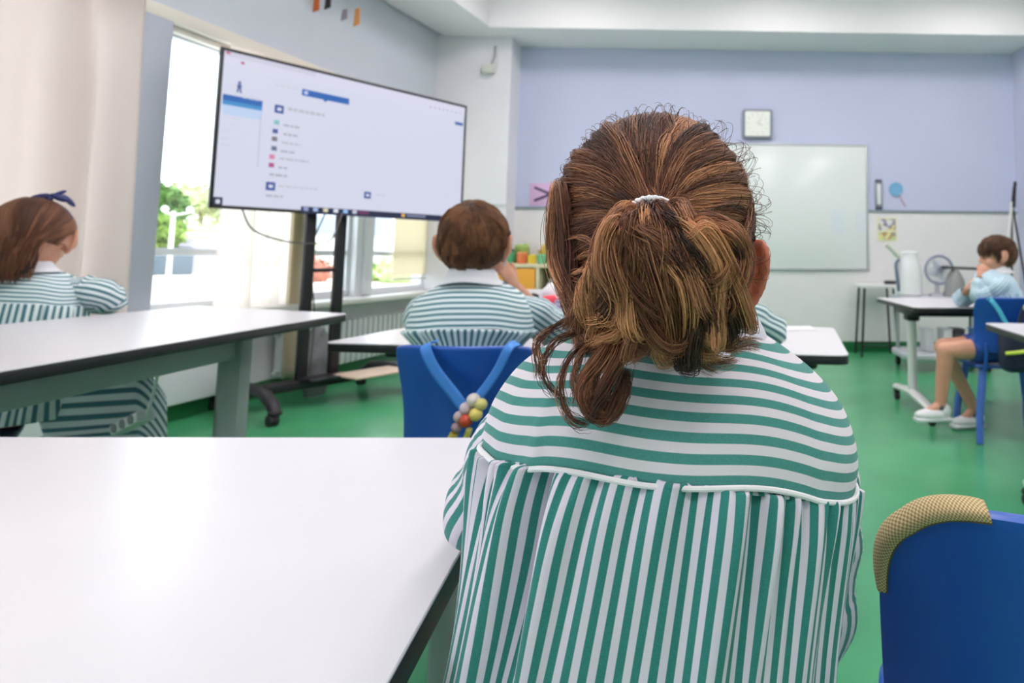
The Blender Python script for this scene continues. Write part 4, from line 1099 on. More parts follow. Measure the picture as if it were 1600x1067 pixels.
def short_hair(parent, Q, rot, m, n=6500, seed=1, k=1.0, E=(.076, .091, .087), crown=(0, -.45, .89), front=True, length=.55, rad=.0005):
    rg = np.random.default_rng(seed)
    cw = unit(np.array(crown, float))
    u = unit(rg.normal(size=(n*4, 3)))
    keep = (u[:, 2] > -.62) & ~((u[:, 1] > .30) & (u[:, 2] < .40)) & ~((np.abs(u[:, 0]) > .75) & (u[:, 2] < -.05) & (u[:, 1] > -.35)) & ~((u[:, 2] < -.35) & (u[:, 1] > -.55))
    u = u[keep][:n]; n = len(u)
    kc = 160; cc = u[rg.choice(n, kc, replace=False)]
    idx = np.argmax(u@cc.T, axis=1)
    clen = rg.uniform(.7, 1.25, kc); clift = rg.uniform(.04, .16, kc); ctone = rg.uniform(.15, .75, kc); ctw = rg.normal(0, .3, kc)
    axis = np.cross(cw, u); axis = unit(axis+1e-6)
    N = 9; s_ = np.linspace(0, 1, N)
    ang = (length*clen[idx]*rg.uniform(.8, 1.15, n))[:, None]*s_[None]
    # rotate u about axis by ang (away from the crown)
    ca, sa = np.cos(ang)[..., None], np.sin(ang)[..., None]
    d = u[:, None]*ca+np.cross(axis, u)[:, None]*sa
    side = np.cross(axis, u); tw = (ctw[idx]+rg.normal(0, .08, n))[:, None]*s_[None]**1.2*length*.6
    d = unit(d+axis[:, None]*tw[..., None])
    # clump towards the clump centre end
    rf = 1.0+clift[idx][:, None]*np.sin(np.pi*np.minimum(1, s_*1.1))[None]*.8+rg.uniform(0, .03, n)[:, None]*s_[None]+.02
    p = d*np.array(E)*rf[..., None]; p[..., 1] -= .004; p[..., 2] += .012
    Mx = np.array([[*(Q(1, 0, 0)-Q(0, 0, 0))], [*(Q(0, 1, 0)-Q(0, 0, 0))], [*(Q(0, 0, 1)-Q(0, 0, 0))]])
    w_ = p@Mx+np.array(Q(0, 0, 0))
    tone = np.clip(ctone[idx]+rg.normal(0, .12, n), 0, 1)[:, None]*np.linspace(.75, 1.15, N)[None]
    a = MB(); a.ell(Q(0, -.006, .014), [q*k*1.01 for q in E], rot=rot, u=32, v=24)
    # keep the cap off the face
    bmv = [v for v in a.bm.verts]
    inv = (Matrix.Translation(Q(0, 0, 0)) @ rot).inverted()
    dele = []
    for v in bmv:
        q = inv @ v.co; q = q/k
        if (q.y > .030 and q.z < .052) or q.z < -.045 or (abs(q.x) > .05 and q.y > -.035 and q.z < .005): dele.append(v)
    bmesh.ops.delete(a.bm, geom=dele, context='VERTS')
    h = a.build('hair', m if False else SCALP, parent)
    strands('hair_strands', w_, tone, np.linspace(1, .35, N)*rad, m, h)
    return h

# ================================================================ THE GIRL IN FRONT
g = empty('person', (-.044, .56, 0), label='girl in front with a messy ponytail and green-striped smock, seen from behind', cat='person')
ROLL1 = R(6.6)
HC = Vector((.0, .0, .937))
b = Body()
Q, rot = b.head(HC, 1, fwd_rz=R(8), tilt=R(-6), k=1.0, edz=-.024, es=1.0, eo=-.0025, eo_left=-.016)
def rl(p, a_=ROLL1, piv=.62):
    c, s_ = math.cos(a_), math.sin(a_); return Vector((p[0]*c+(p[2]-piv)*s_, p[1], -p[0]*s_+(p[2]-piv)*c+piv))
b.chain([(0.012, -.015, .905), (.015, -.01, .86), (.01, .0, .82)], [.037, .038, .046])
b.chain([(0.01, .01, .77), (0.005, .0, .70), (0, -.005, .60), (0, .0, .50), (0, .02, .44)], [.062, .080, .080, .082, .09])
for sg in (-1, 1):
    b.cap(rl((sg*.05, 0, .785)), rl((sg*.105, .01, .765)), .038, .030)
LA = [rl((-.115, .012, .760)), rl((-.160, .09, .655)), (-.160, .235, .668)]
RA = [rl((.112, .015, .760)), rl((.136, .08, .61)), (.10, .24, .50)]
b.chain(LA, [.033, .026, .020]); b.chain(RA, [.033, .026, .020])
b.hand(LA[2], (.05, 1, 0), (0, 0, -1), -1, .25); b.hand(RA[2], (-.4, 1, -.2), (0, 0, -1), 1, .4)
for sg in (-1, 1):
    b.chain([(sg*.06, .02, .455), (sg*.085, .30, .44), (sg*.085, .33, .09)], [.072, .048, .030])
    b.chain([(sg*.085, .33, .07), (sg*.09, .42, .03)], [.028, .022])
b.finish('body', SKIN, g, .0032, 3)
body1 = [c for c in g.children if c.name.startswith('body')][0]
body1.data.materials.append(SKINR)
for f in body1.data.polygons:
    c_ = f.center
    if abs(c_.x) > .074 and .86 < c_.z < .97: f.material_index = 1
face_parts(Q, rot, g)
# reddish flush over the ears, part of the skin colour
rowsG = [(.871, .002, .045, .042, .0), (.867, .004, .060, .052, .003), (.859, .008, .086, .066, .008), (.849, .010, .112, .080, .014), (.835, .006, .134, .092, .020), (.815, -.002, .146, .101, .022), (.793, -.006, .151, .107, .021), (.770, -.008, .150, .1095, .020),
         (.769, -.008, .1475, .1075, .020), (.740, -.008, .147, .116, .014), (.69, -.008, .145, .121, .006), (.64, -.008, .144, .124, .0), (.58, -.006, .147, .127, 0), (.50, .0, .160, .135, 0), (.43, .02, .172, .16, 0), (.405, .04, .185, .19, 0)]
YG = smock(g, rowsG, 7, YOKE1, SKIRT1, .0136, 100, seed=21, nc=1300, nr=180, roll=ROLL1, fold=.0050, gather=.0028, shear=-.38, piping=None, npleat=100, pleat=.0056, ysoft=1.7, creases=((-.62, .05, .0035), (-.95, .08, .003), (.75, .07, .003)))
# white seam piping between the yoke and the gathers
pe = YG[-1]; ctr_ = pe.mean(axis=0); dv = pe-ctr_; dv[:, 2] = 0; dv /= np.linalg.norm(dv, axis=1)[:, None]
pe = np.vstack([pe, pe[:1]]); dv = np.vstack([dv, dv[:1]])
a = MB(); a.tube([tuple(p) for p in (pe+dv*.0026+np.array([0, 0, .0012]))[::6]], .0021, 8, cap=False); a.build('smock_piping', PIPING, g)
sleeve(g, [(-.098, .018, .775), (-.120, .030, .750), (-.142, .05, .705), (-.156, .07, .668), (-.162, .11, .662), (-.160, .17, .668), (-.160, .235, .672)], [.040, .045, .046, .046, .043, .038, .030], SKIRT1, 19, roll=ROLL1, seed=8, wr=.0052, n=110, nc=128)
sleeve(g, [(.098, .018, .775), (.116, .03, .745), (.130, .045, .70), (.137, .055, .64), (.138, .075, .58), (.128, .15, .54), (.112, .22, .52)], [.040, .044, .044, .044, .043, .038, .030], SKIRT1, 17, roll=ROLL1, seed=9, wr=.0052, n=110, nc=128)
collar(g, .874, .042, .086, COLL, drop=.026, yc=.0, roll=ROLL1, gap=.25, sag=.008)
for sg in (-1, 1): shoe(g, (sg*.085, .335, .078), (0, 1, 0), mat('dark_shoe', (40, 42, 60), .5))

# ---- her hair
rg = np.random.default_rng(5)
E1 = np.array([.0800, .0950, .0960]); C1 = np.array(HC)+np.array([0.0, -.002, .005])
T0 = np.array([.006, -.104, .004])                    # the tie, in head space
Tu = unit(T0/E1)
a = MB(); a.ell(C1, tuple(E1*1.005), u=64, v=48)
dele = [v for v in a.bm.verts if (v.co.y-C1[1] > .030 and v.co.z-C1[2] < .045) or v.co.z-C1[2] < -.078 or (v.co.x-C1[0] > .045 and v.co.z-C1[2] < -.018 and v.co.y-C1[1] > -.04) or (v.co.x-C1[0] < -.045 and v.co.z-C1[2] < -.018 and v.co.y-C1[1] > -.02)]
bmesh.ops.delete(a.bm, geom=dele, context='VERTS')
a.ell(C1+np.array([.022, -.122, -.038]), (.032, .024, .032), u=32, v=24)
a.ell(C1+np.array([.022, -.095, -.066]), (.036, .028, .020), u=32, v=24)
hair = a.build('hair', SCALP, g)
PT = []; TN = []; N = 22
def add(P, tone, jit=.00035):
    n_ = P.shape[0]
    PT.append(P+C1); TN.append(tone if tone.ndim == 2 else np.repeat(tone[:, None], N, 1))
# A: hair pulled back to the tie
n = 15000
u = unit(rg.normal(size=(n*3, 3)))
keep = (u[:, 2] > -.80) & ~((u[:, 1] > .30) & (u[:, 2] < .42)) & ~((u[:, 0] > .55) & (u[:, 2] < -.15) & (u[:, 1] > -.42)) & ~((u[:, 0] < -.6) & (u[:, 2] < -.3) & (u[:, 1] > -.2))
u = u[keep][:n]; n = len(u)
kc = 190; cc = unit(rg.normal(size=(kc*3, 3))); cc = cc[(cc[:, 2] > -.8)][:kc]; kc = len(cc)
idx = np.argmax(u@cc.T, axis=1)
s_ = np.linspace(0, 1, N); S_ = np.broadcast_to(s_, (n, N))
own = slerp(u, Tu, S_); cl = slerp(cc, Tu, np.broadcast_to(s_, (kc, N)))
# locks sag or sweep sideways a little on the way
sw = rg.normal(0, .10, kc); ax = unit(np.cross(cc, Tu)+1e-6)
bend = np.sin(np.pi*s_)
pull = (.10+.62*s_**.8)[None, :, None]
d = unit(own*(1-pull)+cl[idx]*pull + (ax*sw[:, None])[idx][:, None]*bend[None, :, None])
lift = rg.uniform(.01, .085, kc)*(1-.55*(cc[:, 2] > .45))*(1+.35*(cc[:, 0] < -.4))
ln = np.linalg.norm(own-cl[idx], axis=-1)                   # rounder cross-section of each lock
rf = 1.015+lift[idx][:, None]*np.sin(np.pi*np.minimum(1, s_*.93+.04))[None]**.7*(1-np.clip(ln*1.6, 0, .8))+rg.normal(0, .008, n)[:, None]*bend[None]+.03*s_[None]**3
P = d*E1*rf[..., None]
wv = rg.uniform(0, 6.28, kc); wf = rg.uniform(1.5, 3.2, kc); wa = rg.uniform(.0006, .0026, kc)
off = (wa[idx][:, None]*np.sin(wf[idx][:, None]*6.28*s_[None]+wv[idx][:, None]))*bend[None]
P += ax[idx][:, None]*off[..., None]
P += rg.normal(0, .0007, (n, 1, 3))*bend[None, :, None]
tn = np.clip(np.clip(rg.normal(.46, .22, kc), .02, .74)[idx]+rg.normal(0, .13, n), 0, 1)
tn = np.clip(tn[:, None]*(1.12-.25*s_[None]), 0, 1)
add(P, tn)
# B: long locks crossing the surface on the upper left and right, fuller and lighter
def lock(pts, n_, spread, tone, sd, curl=0, cf=2.0, taper=.35, tip=0, flat=1.0):
    r_ = np.random.default_rng(sd)
    c = spl(pts, N); T = np.gradient(c, axis=0); T /= np.linalg.norm(T, axis=1)[:, None]
    ref = unit(c+1e-6); B_ = unit(np.cross(T, ref)); A_ = np.cross(B_, T)
    th = r_.uniform(0, 6.28, n_); rad = spread*np.sqrt(r_.uniform(0, 1, n_))
    w_ = (taper+(1-taper)*np.sin(np.pi*np.clip(s_*.9+.08, 0, 1))) + tip*s_**2
    tw = th[:, None]+r_.uniform(-.8, .8)*s_[None]*3
    P = c[None]+B_[None]*(rad[:, None]*np.cos(tw)*w_[None])[..., None]+A_[None]*(rad[:, None]*np.sin(tw)*w_[None]*flat)[..., None]
    if curl:
        ph = r_.uniform(0, 6.28); a_ = curl*(.2+.8*s_)
        P += B_[None]*(a_*np.cos(cf*6.28*s_+ph))[None, :, None]+A_[None]*(a_*np.sin(cf*6.28*s_+ph))[None, :, None]
    P += np.cumsum(r_.normal(0, .00034, (n_, N, 3)), axis=1)+(r_.normal(0, .0009, (n_, 1, 3))*np.sin(s_*6.28*r_.uniform(1, 2.2))[None, :, None])
    t_ = np.clip((tone+r_.normal(0, .14, n_))[:, None]+(.16*np.sin(s_*6.28*r_.uniform(.4, 1.2)+r_.uniform(0, 6.28)))[None], 0, 1)
    add(P, t_)
tie = T0*1.0
def on(x, y, z, f=1.06):
    v = np.array([x, y, z], float); return unit(v/E1)*E1*f
for k in range(16):        # left fan, from the left temple across to the tie
    zz_ = .085-.013*k*.9; x0 = -.045-.035*math.sin(k/15*2.2)
    lock([on(x0, .02, zz_, 1.06), on(x0*.95, -.045, zz_*.95+.006, 1.06+.045*rg.random()), on(x0*.5, -.09, zz_*.6+.012, 1.09), tie+np.array([-.002, 0, 0])], 260, .0045, rg.uniform(.25, .85), 100+k, taper=.5, flat=.6)
for k in range(16):        # right fan
    zz_ = .088-.0135*k*.8; x0 = .045+.034*math.sin(k/15*2.2)
    lock([on(x0, .02, zz_, 1.05), on(x0*.95, -.045, zz_*.95+.004, 1.05+.035*rg.random()), on(x0*.5, -.09, zz_*.6+.008, 1.08), tie+np.array([.002, 0, 0])], 230, .0042, rg.uniform(.2, .75), 140+k, taper=.5, flat=.6)
for k in range(20):         # over the crown, thin and flat
    x0 = -.045+.0048*k
    lock([on(x0*1.4, .03, .09, 1.02), on(x0*(1+.2*rg.normal()), -.03, .085, 1.035), on(x0*.7+.006*rg.normal(), -.075, .055, 1.045), tie], 110, .0042, rg.uniform(.3, .8), 170+k, taper=.6, flat=.35)
# C: loose hair dropping down the left side and nape
for k in range(34):
    f = k/33; jx = rg.normal(0, .003, 3)
    y0 = .012-.075*f
    lock([on(-.078, y0+.02, .050-.02*f, 1.07), np.array([-.081+.014*f, y0-.004, .020])+jx, np.array([-.078+.016*f, y0-.014, -.022])+jx, np.array([-.068+.022*f, y0-.034, -.060]), np.array([-.046+.03*f, -.064-.02*f, -.092+.01*f])], 150, .0058, rg.uniform(.15, .9), 200+k, curl=.004, cf=1.6, taper=.6)
for k in range(22):        # right lower side, hair swept from behind the ear to the nape and up
    f = k/21
    lock([on(.078, -.035, .04-.045*f, 1.04), np.array([.074-.012*f, -.056, .006-.034*f]), np.array([.060-.008*f, -.080-.004*f, -.02-.034*f]), np.array([.035, -.105, -.036-.02*f])], 130, .0045, rg.uniform(.12, .6), 240+k, curl=.002, cf=1.6, taper=.6)
# D: the tail below the tie: a loose, curled mass
for k in range(100):
    az = rg.uniform(-1, 1); dep = rg.uniform(-.3, 1)
    top = np.array([.006+.007*az, -.114-.003*dep, .002])
    out = np.array([.010+.026*az, -.142-.014*dep, -.006+.006*rg.normal()])
    mid_ = np.array([.020+.036*az+.006*rg.normal(), -.142-.016*dep, -.034+.012*rg.normal()])
    low = np.array([.020+.034*az+.010*rg.normal(), -.130-.014*dep, -.062+.010*rg.normal()])
    if rg.random() < .5:   # turned back up in a curl
        end = low+np.array([-.024*az, .010, .002+.020*rg.random()])
    else: end = low+np.array([.010*rg.normal(), .012, -.014*rg.random()])
    lock([top, out, mid_, low, end], 80, .0040+.002*rg.random(), np.clip(rg.normal(.5, .26), .05, 1), 300+k, curl=rg.uniform(.002, .0075), cf=rg.uniform(.8, 2.2), taper=.3, tip=.35)
# the bun-like swirl on the right of the tail
for k in range(16):
    c0 = np.array([.044, -.142, -.026]); r_ = .009+.018*k/15; ph = rg.uniform(0, 6.28)
    pts = [c0+np.array([r_*math.cos(ph+q), -.010+.010*k/15+.004*rg.normal(), r_*1.05*math.sin(ph+q)]) for q in np.linspace(0, 4.4, 7)]
    lock(pts, 80, .0034, rg.uniform(.25, .8), 420+k, taper=.5)
for k in range(24):        # streaks flowing from the tie down to the lower left
    f = k/23
    lock([np.array([-.000-.004*f, -.118, .0]), np.array([-.008-.012*f, -.144, -.016]), np.array([-.022-.016*f*rg.random(), -.140, -.042]), np.array([-.026+.012*rg.normal(), -.120, -.070])], 85, .0036, rg.uniform(.4, 1.0), 450+k, curl=.005, cf=1.4, taper=.4, tip=.4)
for k in range(22):        # lower fringe of the tail
    f = k/21
    lock([np.array([-.012+.07*f, -.130, -.042]), np.array([-.010+.068*f, -.136, -.064]), np.array([-.004+.062*f, -.126, -.080+.012*rg.random()]), np.array([.0+.058*f+.012*rg.normal(), -.112, -.088+.012*rg.random()])], 80, .0038, rg.uniform(.2, .8), 480+k, curl=.004, cf=1.2, taper=.5, tip=.3)
for k in range(16):        # nape hair under the tail, a little fairer, towards the ear
    f = k/15
    lock([on(.066, -.052, -.052+.01*f, 1.0), np.array([.050-.01*f, -.078, -.060-.012*f]), np.array([.026-.02*f, -.098, -.058-.01*f])], 80, .0036, rg.uniform(.45, .9), 530+k, curl=.002, cf=1.5, taper=.6)
for k in range(22):        # single unruly wisps looping over the surface
    q0 = rg.uniform(-1, 1); z0 = rg.uniform(-.05, -.005)
    p0 = on(.075*q0, -.06, z0, 1.12); p3 = np.array([.02+.04*rg.uniform(-1, 1), -.140-.006*rg.random(), -.035+.02*rg.uniform(-1, 1)])
    m1 = (p0*2+p3)/3+rg.uniform(-.01, .01, 3)+np.array([0, -.020, 0]); m2_ = (p0+p3*2)/3+rg.uniform(-.012, .012, 3)+np.array([0, -.014, 0])
    lock([p0, m1, m2_, p3], 12, .0014, rg.uniform(.5, 1), 560+k, taper=.6, curl=.003, cf=1.2)
# E: tendrils at the lower left
lock([(-.012, -.115, -.062), (-.022, -.135, -.085), (-.033, -.140, -.102), (-.031, -.140, -.116), (-.021, -.138, -.124), (-.012, -.135, -.114), (-.009, -.130, -.098)], 420, .0052, .38, 501, taper=.5)
lock([(-.008, -.115, -.066), (-.012, -.137, -.086), (-.022, -.143, -.108), (-.028, -.140, -.121), (-.022, -.138, -.124)], 260, .0046, .30, 502, taper=.4)
for k, pts in enumerate(([(-.026, -.10, -.070), (-.055, -.12, -.078), (-.062, -.13, -.092), (-.058, -.135, -.106), (-.046, -.135, -.114)],
                         [(-.022, -.11, -.072), (-.044, -.13, -.086), (-.049, -.138, -.104), (-.044, -.138, -.122), (-.036, -.138, -.129), (-.030, -.138, -.126)],
                         [(-.02, -.11, -.068), (-.036, -.135, -.084), (-.040, -.138, -.100), (-.040, -.138, -.116)],
                         [(-.018, -.11, -.07), (-.028, -.138, -.09), (-.024, -.14, -.108), (-.02, -.138, -.118)],
                         [(-.030, -.09, -.066), (-.050, -.12, -.066), (-.066, -.13, -.080), (-.064, -.135, -.10)])):
    lock([np.array(p) for p in pts], 34, .0012, .3, 510+k, taper=.7, curl=.0008, cf=2)
# F: fly-away hairs
nf = 520
u = unit(rg.normal(size=(nf*4, 3))); u = u[(u[:, 2] > -.5) & (u[:, 1] < .3)]; u = u[:nf]; nf = len(u)
wgt = np.where(u[:, 0] > .5, 1.0, .35)*rg.uniform(.3, 1, nf)
tg = unit(np.cross(u, unit(rg.normal(size=(nf, 3)))))
L_ = (.006+.014*wgt)[:, None]
P = u[:, None]*E1*1.04+(u[:, None]*(.9*np.sin(s_*2.2)[None, :, None])*L_[..., None])+tg[:, None]*(s_[None, :, None]*L_[..., None]*1.1)
add(P, rg.uniform(.05, .45, nf))
P = np.concatenate(PT); TNa = np.concatenate(TN)
strands('hair_strands', P, TNa, np.interp(s_, [0, .1, .75, 1], [.00016, .00020, .00018, .00007]), HAIR1, hair)
print('strands', len(P))
# the white beaded hair tie
a = MB(); c0 = C1+T0+np.array([.0, -.015, .002])
for ring_i in range(3):
    for k in range(22):
        q = k*2*math.pi/22+.15*ring_i
        a.ell(c0+np.array([.0145*math.cos(q), -.003+.0040*(ring_i-1)-.002*abs(math.cos(q)), .0095*math.sin(q)+.001*(1-ring_i)]), (.0023,)*3, u=10, v=8)
a.tube([tuple(c0+np.array([.0140*math.cos(q), -.003, .0090*math.sin(q)])) for q in np.linspace(0, 6.283, 33)], .0038, 8, cap=False)
a.build('hair_tie', mat('white_hair_tie', (240, 240, 244), .6), g)

# ================================================================ OTHER CHILDREN
def legs(b, hips, knees, ankles, toes):
    for h, k_, an, to in zip(hips, knees, ankles, toes):
        b.chain([h, k_, an], [.066, .046, .028]); b.chain([an, to], [.026, .02])
def torso(b, lean=0, neck=(0, .01, .87)):
    b.chain([neck, (0, .0+lean*.8, .82)], [.036, .045])
    b.chain([(0, .0+lean*.7, .77), (0, lean*.5, .70), (0, 0, .60), (0, 0, .50), (0, .01, .45)], [.060, .078, .080, .084, .09])

def rowsK(lean=0, seam=.735, hem=.42, w=1.0, wl=1.0):
    L_ = lambda z: lean*max(0, (z-.5))/.33
    zs = [(.862, .047, .044, 0), (.856, .066, .056, .005), (.845, .100, .074, .014), (.830, .126, .088, .020), (.806, .142, .098, .021), (.775, .148, .104, .018), (seam, .150, .106, .015),
          (seam-.005, .151, .108, .015), (.69, .154, .113, .008), (.62, .156, .118, 0), (.55, .16, .124, 0), (.48, .17, .14, 0), (hem, .185, .17, 0)]
    return [(z, L_(z), a*w*(wl if z < .7 else 1), b_*w*(wl if z < .7 else 1), d) for z, a, b_, d in zs]

# ---- boy in the middle
g = empty('person', (-.585, 1.60, 0), R(4), label='short-haired boy in a striped smock on the blue chair, hand on his cheek', cat='person')
b = Body(); LN = .05
Q, rot = b.head((0, .035, .948), 1, fwd_rz=R(0), tilt=R(-4))
torso(b, LN, (0, .02, .88))
for sg in (-1, 1): b.cap((sg*.05, LN*.8, .785), (sg*.10, LN*.8, .775), .036, .030)
RA = [(.100, LN*.8, .762), (.165, .30, .70), (.085, .10, .835)]; LA = [(-.100, LN*.8, .762), (-.15, .24, .68), (-.04, .36, .672)]
b.chain(RA, [.026, .025, .019]); b.chain(LA, [.026, .025, .019])
b.hand(RA[2], (-.25, -.55, .8), (-1, .3, 0), -1, .35); b.hand(LA[2], (.9, .4, 0), (0, 0, -1), 1, .3)
kn = [(-.09, .30, .43), (.09, .30, .43)]; an = [(-.09, .31, .09), (.09, .31, .09)]
legs(b, [(-.065, .02, .455), (.065, .02, .455)], kn, an, [(-.09, .40, .03), (.09, .40, .03)])
b.finish('body', SKIN, g, .0045, 3)
face_parts(Q, rot, g)
smock(g, rowsK(LN, .745, wl=.74), 6, YOKE2, SKIRT2, .0135, 60, seed=31, nc=420, nr=70, fold=.004, gather=.0022)
sleeve(g, [(.10, LN*.8, .80), (.130, .08, .77), (.155, .18, .73), (.168, .28, .700), (.150, .27, .735), (.115, .17, .79)], [.044, .045, .045, .046, .040, .028], SKIRT2, 20, seed=12)
sleeve(g, [(-.10, LN*.8, .80), (-.130, .08, .77), (-.150, .17, .72), (-.152, .25, .69), (-.10, .31, .685), (-.05, .35, .685)], [.044, .045, .045, .042, .036, .028], SKIRT2, 20, seed=13)
collar(g, .880, .042, .076, COLW, drop=.026, yc=.024, gap=.3, sag=.012)
short_hair(g, Q, rot, HAIR2, n=9000, seed=3, length=.60)
# white face mask loop round the ear
a = MB(); a.tube([tuple(Q(*p)) for p in spl([(.060, .055, -.02), (.078, .012, -.005), (.086, -.012, -.016), (.078, .004, -.045), (.058, .050, -.06)], 24)], .0022, 8)
a.ell(Q(0, .066, -.050), (.052, .036, .036), rot=rot); a.build('face_mask', mat('mask_white', (236, 238, 242), .8), g)
for p in an: shoe(g, (p[0], p[1]+.005, .078), (0, 1, 0), mat('dark_shoe', (40, 42, 60), .5))
# lanyard looped over his chair back
t = empty('lanyard', (-.488, 1.333, .562), R(-3), label='sky-blue strap with a beaded yellow and red charm on the middle chair', cat='lanyard')
def strap(name, pts, wid, m, par, thick=.003, n=30):
    c = spl(pts, n); P = np.zeros((n, 5, 3)); T = np.gradient(c, axis=0); T /= np.linalg.norm(T, axis=1)[:, None]
    for i in range(n):
        sd = np.cross(T[i], [0, -1, 0]); sd /= max(1e-6, np.linalg.norm(sd))
        for j in range(5): P[i, j] = c[i]+sd*wid*(j/4-.5)
    return grid_mesh(name, P, m, par, thick=thick)
strap('strap', [(-.075, .02, .178), (-.072, -.022, .172), (-.05, -.024, .13), (-.012, -.024, .085), (.01, -.026, .06)], .022, LAN, t)
strap('strap', [(.098, .02, .178), (.095, -.022, .172), (.075, -.022, .13), (.045, -.024, .085), (.022, -.026, .06)], .018, LAN, t)
CHO = Vector((.020, 0, .022))
CH = [((.014, -.034, .052), .013, (222, 214, 206)), ((.030, -.036, .044), .012, (206, 196, 120)), ((.0, -.036, .036), .012, (210, 190, 200)), ((.022, -.040, .026), .013, (226, 206, 110)), ((-.012, -.036, .020), .011, (196, 176, 176)), ((.004, -.042, .014), .013, (196, 70, 40)), ((-.016, -.036, .0), .010, (180, 150, 160))]
for i, (c, r_, cl_) in enumerate(CH):
    a = MB(); a.ell(Vector(c)+CHO, (r_,)*3, u=16, v=12); a.build('bead', mat('bead_%d' % i, cl_, .3), t)
a = MB(); a.tube([(.0, -.036, .01), (-.022, -.036, -.03), (-.030, -.036, -.075)], [.013, .014, .013], 12, flat=.6); a.tube([(.03, -.038, .02), (.015, -.038, -.03), (.0, -.038, -.075)], [.009, .010, .009], 12, flat=.6); a.build('ribbon', painted('charm_yellow', [(214, 200, 84), (196, 186, 70), (226, 214, 120), (150, 120, 50)], 90), t)
a = MB(); a.ell((-.008, -.036, -.035), (.012, .008, .022)); a.build('pendant', mat('dark_red_bead', (92, 30, 36), .4), t)

# ---- child mostly hidden behind the girl in front
g = empty('person', (-.13, 1.64, 0), R(-4), label='child hidden behind the front girl, only a striped sleeve showing on the table', cat='person')
b = Body()
Q, rot = b.head((-.01, .035, .925), 1, tilt=R(-6)); torso(b, .05, (0, .02, .86))
for sg in (-1, 1): b.cap((sg*.05, .04, .785), (sg*.10, .04, .775), .036, .030)
RA = [(.10, .04, .762), (.29, .24, .702), (.14, .36, .678)]; LA = [(-.10, .04, .762), (-.15, .24, .69), (-.03, .34, .675)]
b.chain(RA, [.026, .025, .019]); b.chain(LA, [.026, .025, .019]); b.hand(RA[2], (-.9, .2, 0), (0, 0, -1), -1, .3); b.hand(LA[2], (.9, .3, 0), (0, 0, -1), 1, .3)
legs(b, [(-.065, .02, .455), (.065, .02, .455)], kn, an, [(-.09, .40, .03), (.09, .40, .03)])
b.finish('body', SKIN, g, .0045, 3); face_parts(Q, rot, g)
smock(g, rowsK(.05, .745, w=.94), 6, YOKE2, SKIRT2, .0135, 60, seed=41, nc=300, nr=50, fold=.004)
sleeve(g, [(.10, .04, .80), (.17, .10, .78), (.24, .18, .745), (.295, .25, .705), (.23, .31, .695), (.15, .36, .69)], [.044, .047, .048, .046, .038, .028], SKIRT2, 17, seed=22, wr=.006)
sleeve(g, [(-.10, .04, .80), (-.13, .10, .77), (-.150, .17, .72), (-.152, .24, .70), (-.10, .29, .69), (-.04, .34, .688)], [.044, .045, .045, .042, .036, .028], SKIRT2, 17, seed=23)
collar(g, .872, .042, .084, COLW, drop=.028, yc=.028, gap=.3)
short_hair(g, Q, rot, HAIR3, n=3500, seed=6)
for p in an: shoe(g, (p[0], p[1]+.005, .078), (0, 1, 0), mat('dark_shoe', (40, 42, 60), .5))

# ---- girl on the left with the bow
G2 = Vector((-2.205, 2.13, 0)); GR = R(8)
g = empty('person', G2, GR, label='girl with a navy hair bow leaning on the table by the window', cat='person')
def loc(wx, wy, wz):
    v = Matrix.Rotation(-GR, 4, 'Z') @ (Vector((wx, wy, wz))-G2); return (v.x, v.y, wz)
b = Body()
Q, rot = b.head((.0, .03, .965), 1, fwd_rz=R(22), tilt=R(-10), k=1.16); torso(b, .04, (0, .015, .88))
for sg in (-1, 1): b.cap((sg*.05, .03, .785), (sg*.10, .03, .775), .036, .030)
elb = loc(-2.055, 2.27, .752); hnd = loc(-2.12, 2.19, .740)
RA = [(.10, .03, .762), elb, hnd]; LA = [(-.10, .03, .762), (-.13, .20, .70), loc(-2.14, 2.28, .735)]
b.chain(RA, [.026, .025, .019]); b.chain(LA, [.026, .025, .019]); b.hand(RA[2], (-.9, -.2, -.1), (0, 0, -1), -1, .4); b.hand(LA[2], (.8, .4, 0), (0, 0, -1), 1, .4)
kn2 = [loc(-2.03, 2.42, .40), loc(-1.93, 2.27, .40)]; an2 = [loc(-2.03, 2.44, .09), loc(-1.90, 2.26, .09)]
legs(b, [(-.065, .02, .455), (.065, .02, .455)], kn2, an2, [loc(-1.97, 2.49, .03), loc(-1.82, 2.29, .03)])
b.finish('body', SKIN, g, .0045, 3); face_parts(Q, rot, g, 1.16)
smock(g, rowsK(.04, .755, hem=.40), 6, YOKE2, SKIRT2, .0135, 52, seed=51, nc=420, nr=80, fold=.004)
e3 = np.array(elb); h3 = np.array(hnd)
sleeve(g, [(.09, .03, .805), (.125, .06, .79), tuple((np.array([.125, .03, .785])+e3)/2+[.02, 0, .012]), tuple(e3+[.0, 0, .008]), tuple(e3*.65+h3*.35+[.03, .03, .004]), tuple(h3+[.02, .0, .008])], [.044, .047, .050, .050, .044, .032], SKIRT2, 17, seed=32, wr=.006)
sleeve(g, [(-.10, .03, .80), (-.13, .09, .77), (-.14, .15, .73), (-.13, .20, .71), tuple(np.array(LA[2])*.6+np.array([-.13, .2, .70])*.4), LA[2]], [.044, .045, .045, .042, .036, .028], SKIRT2, 17, seed=33)
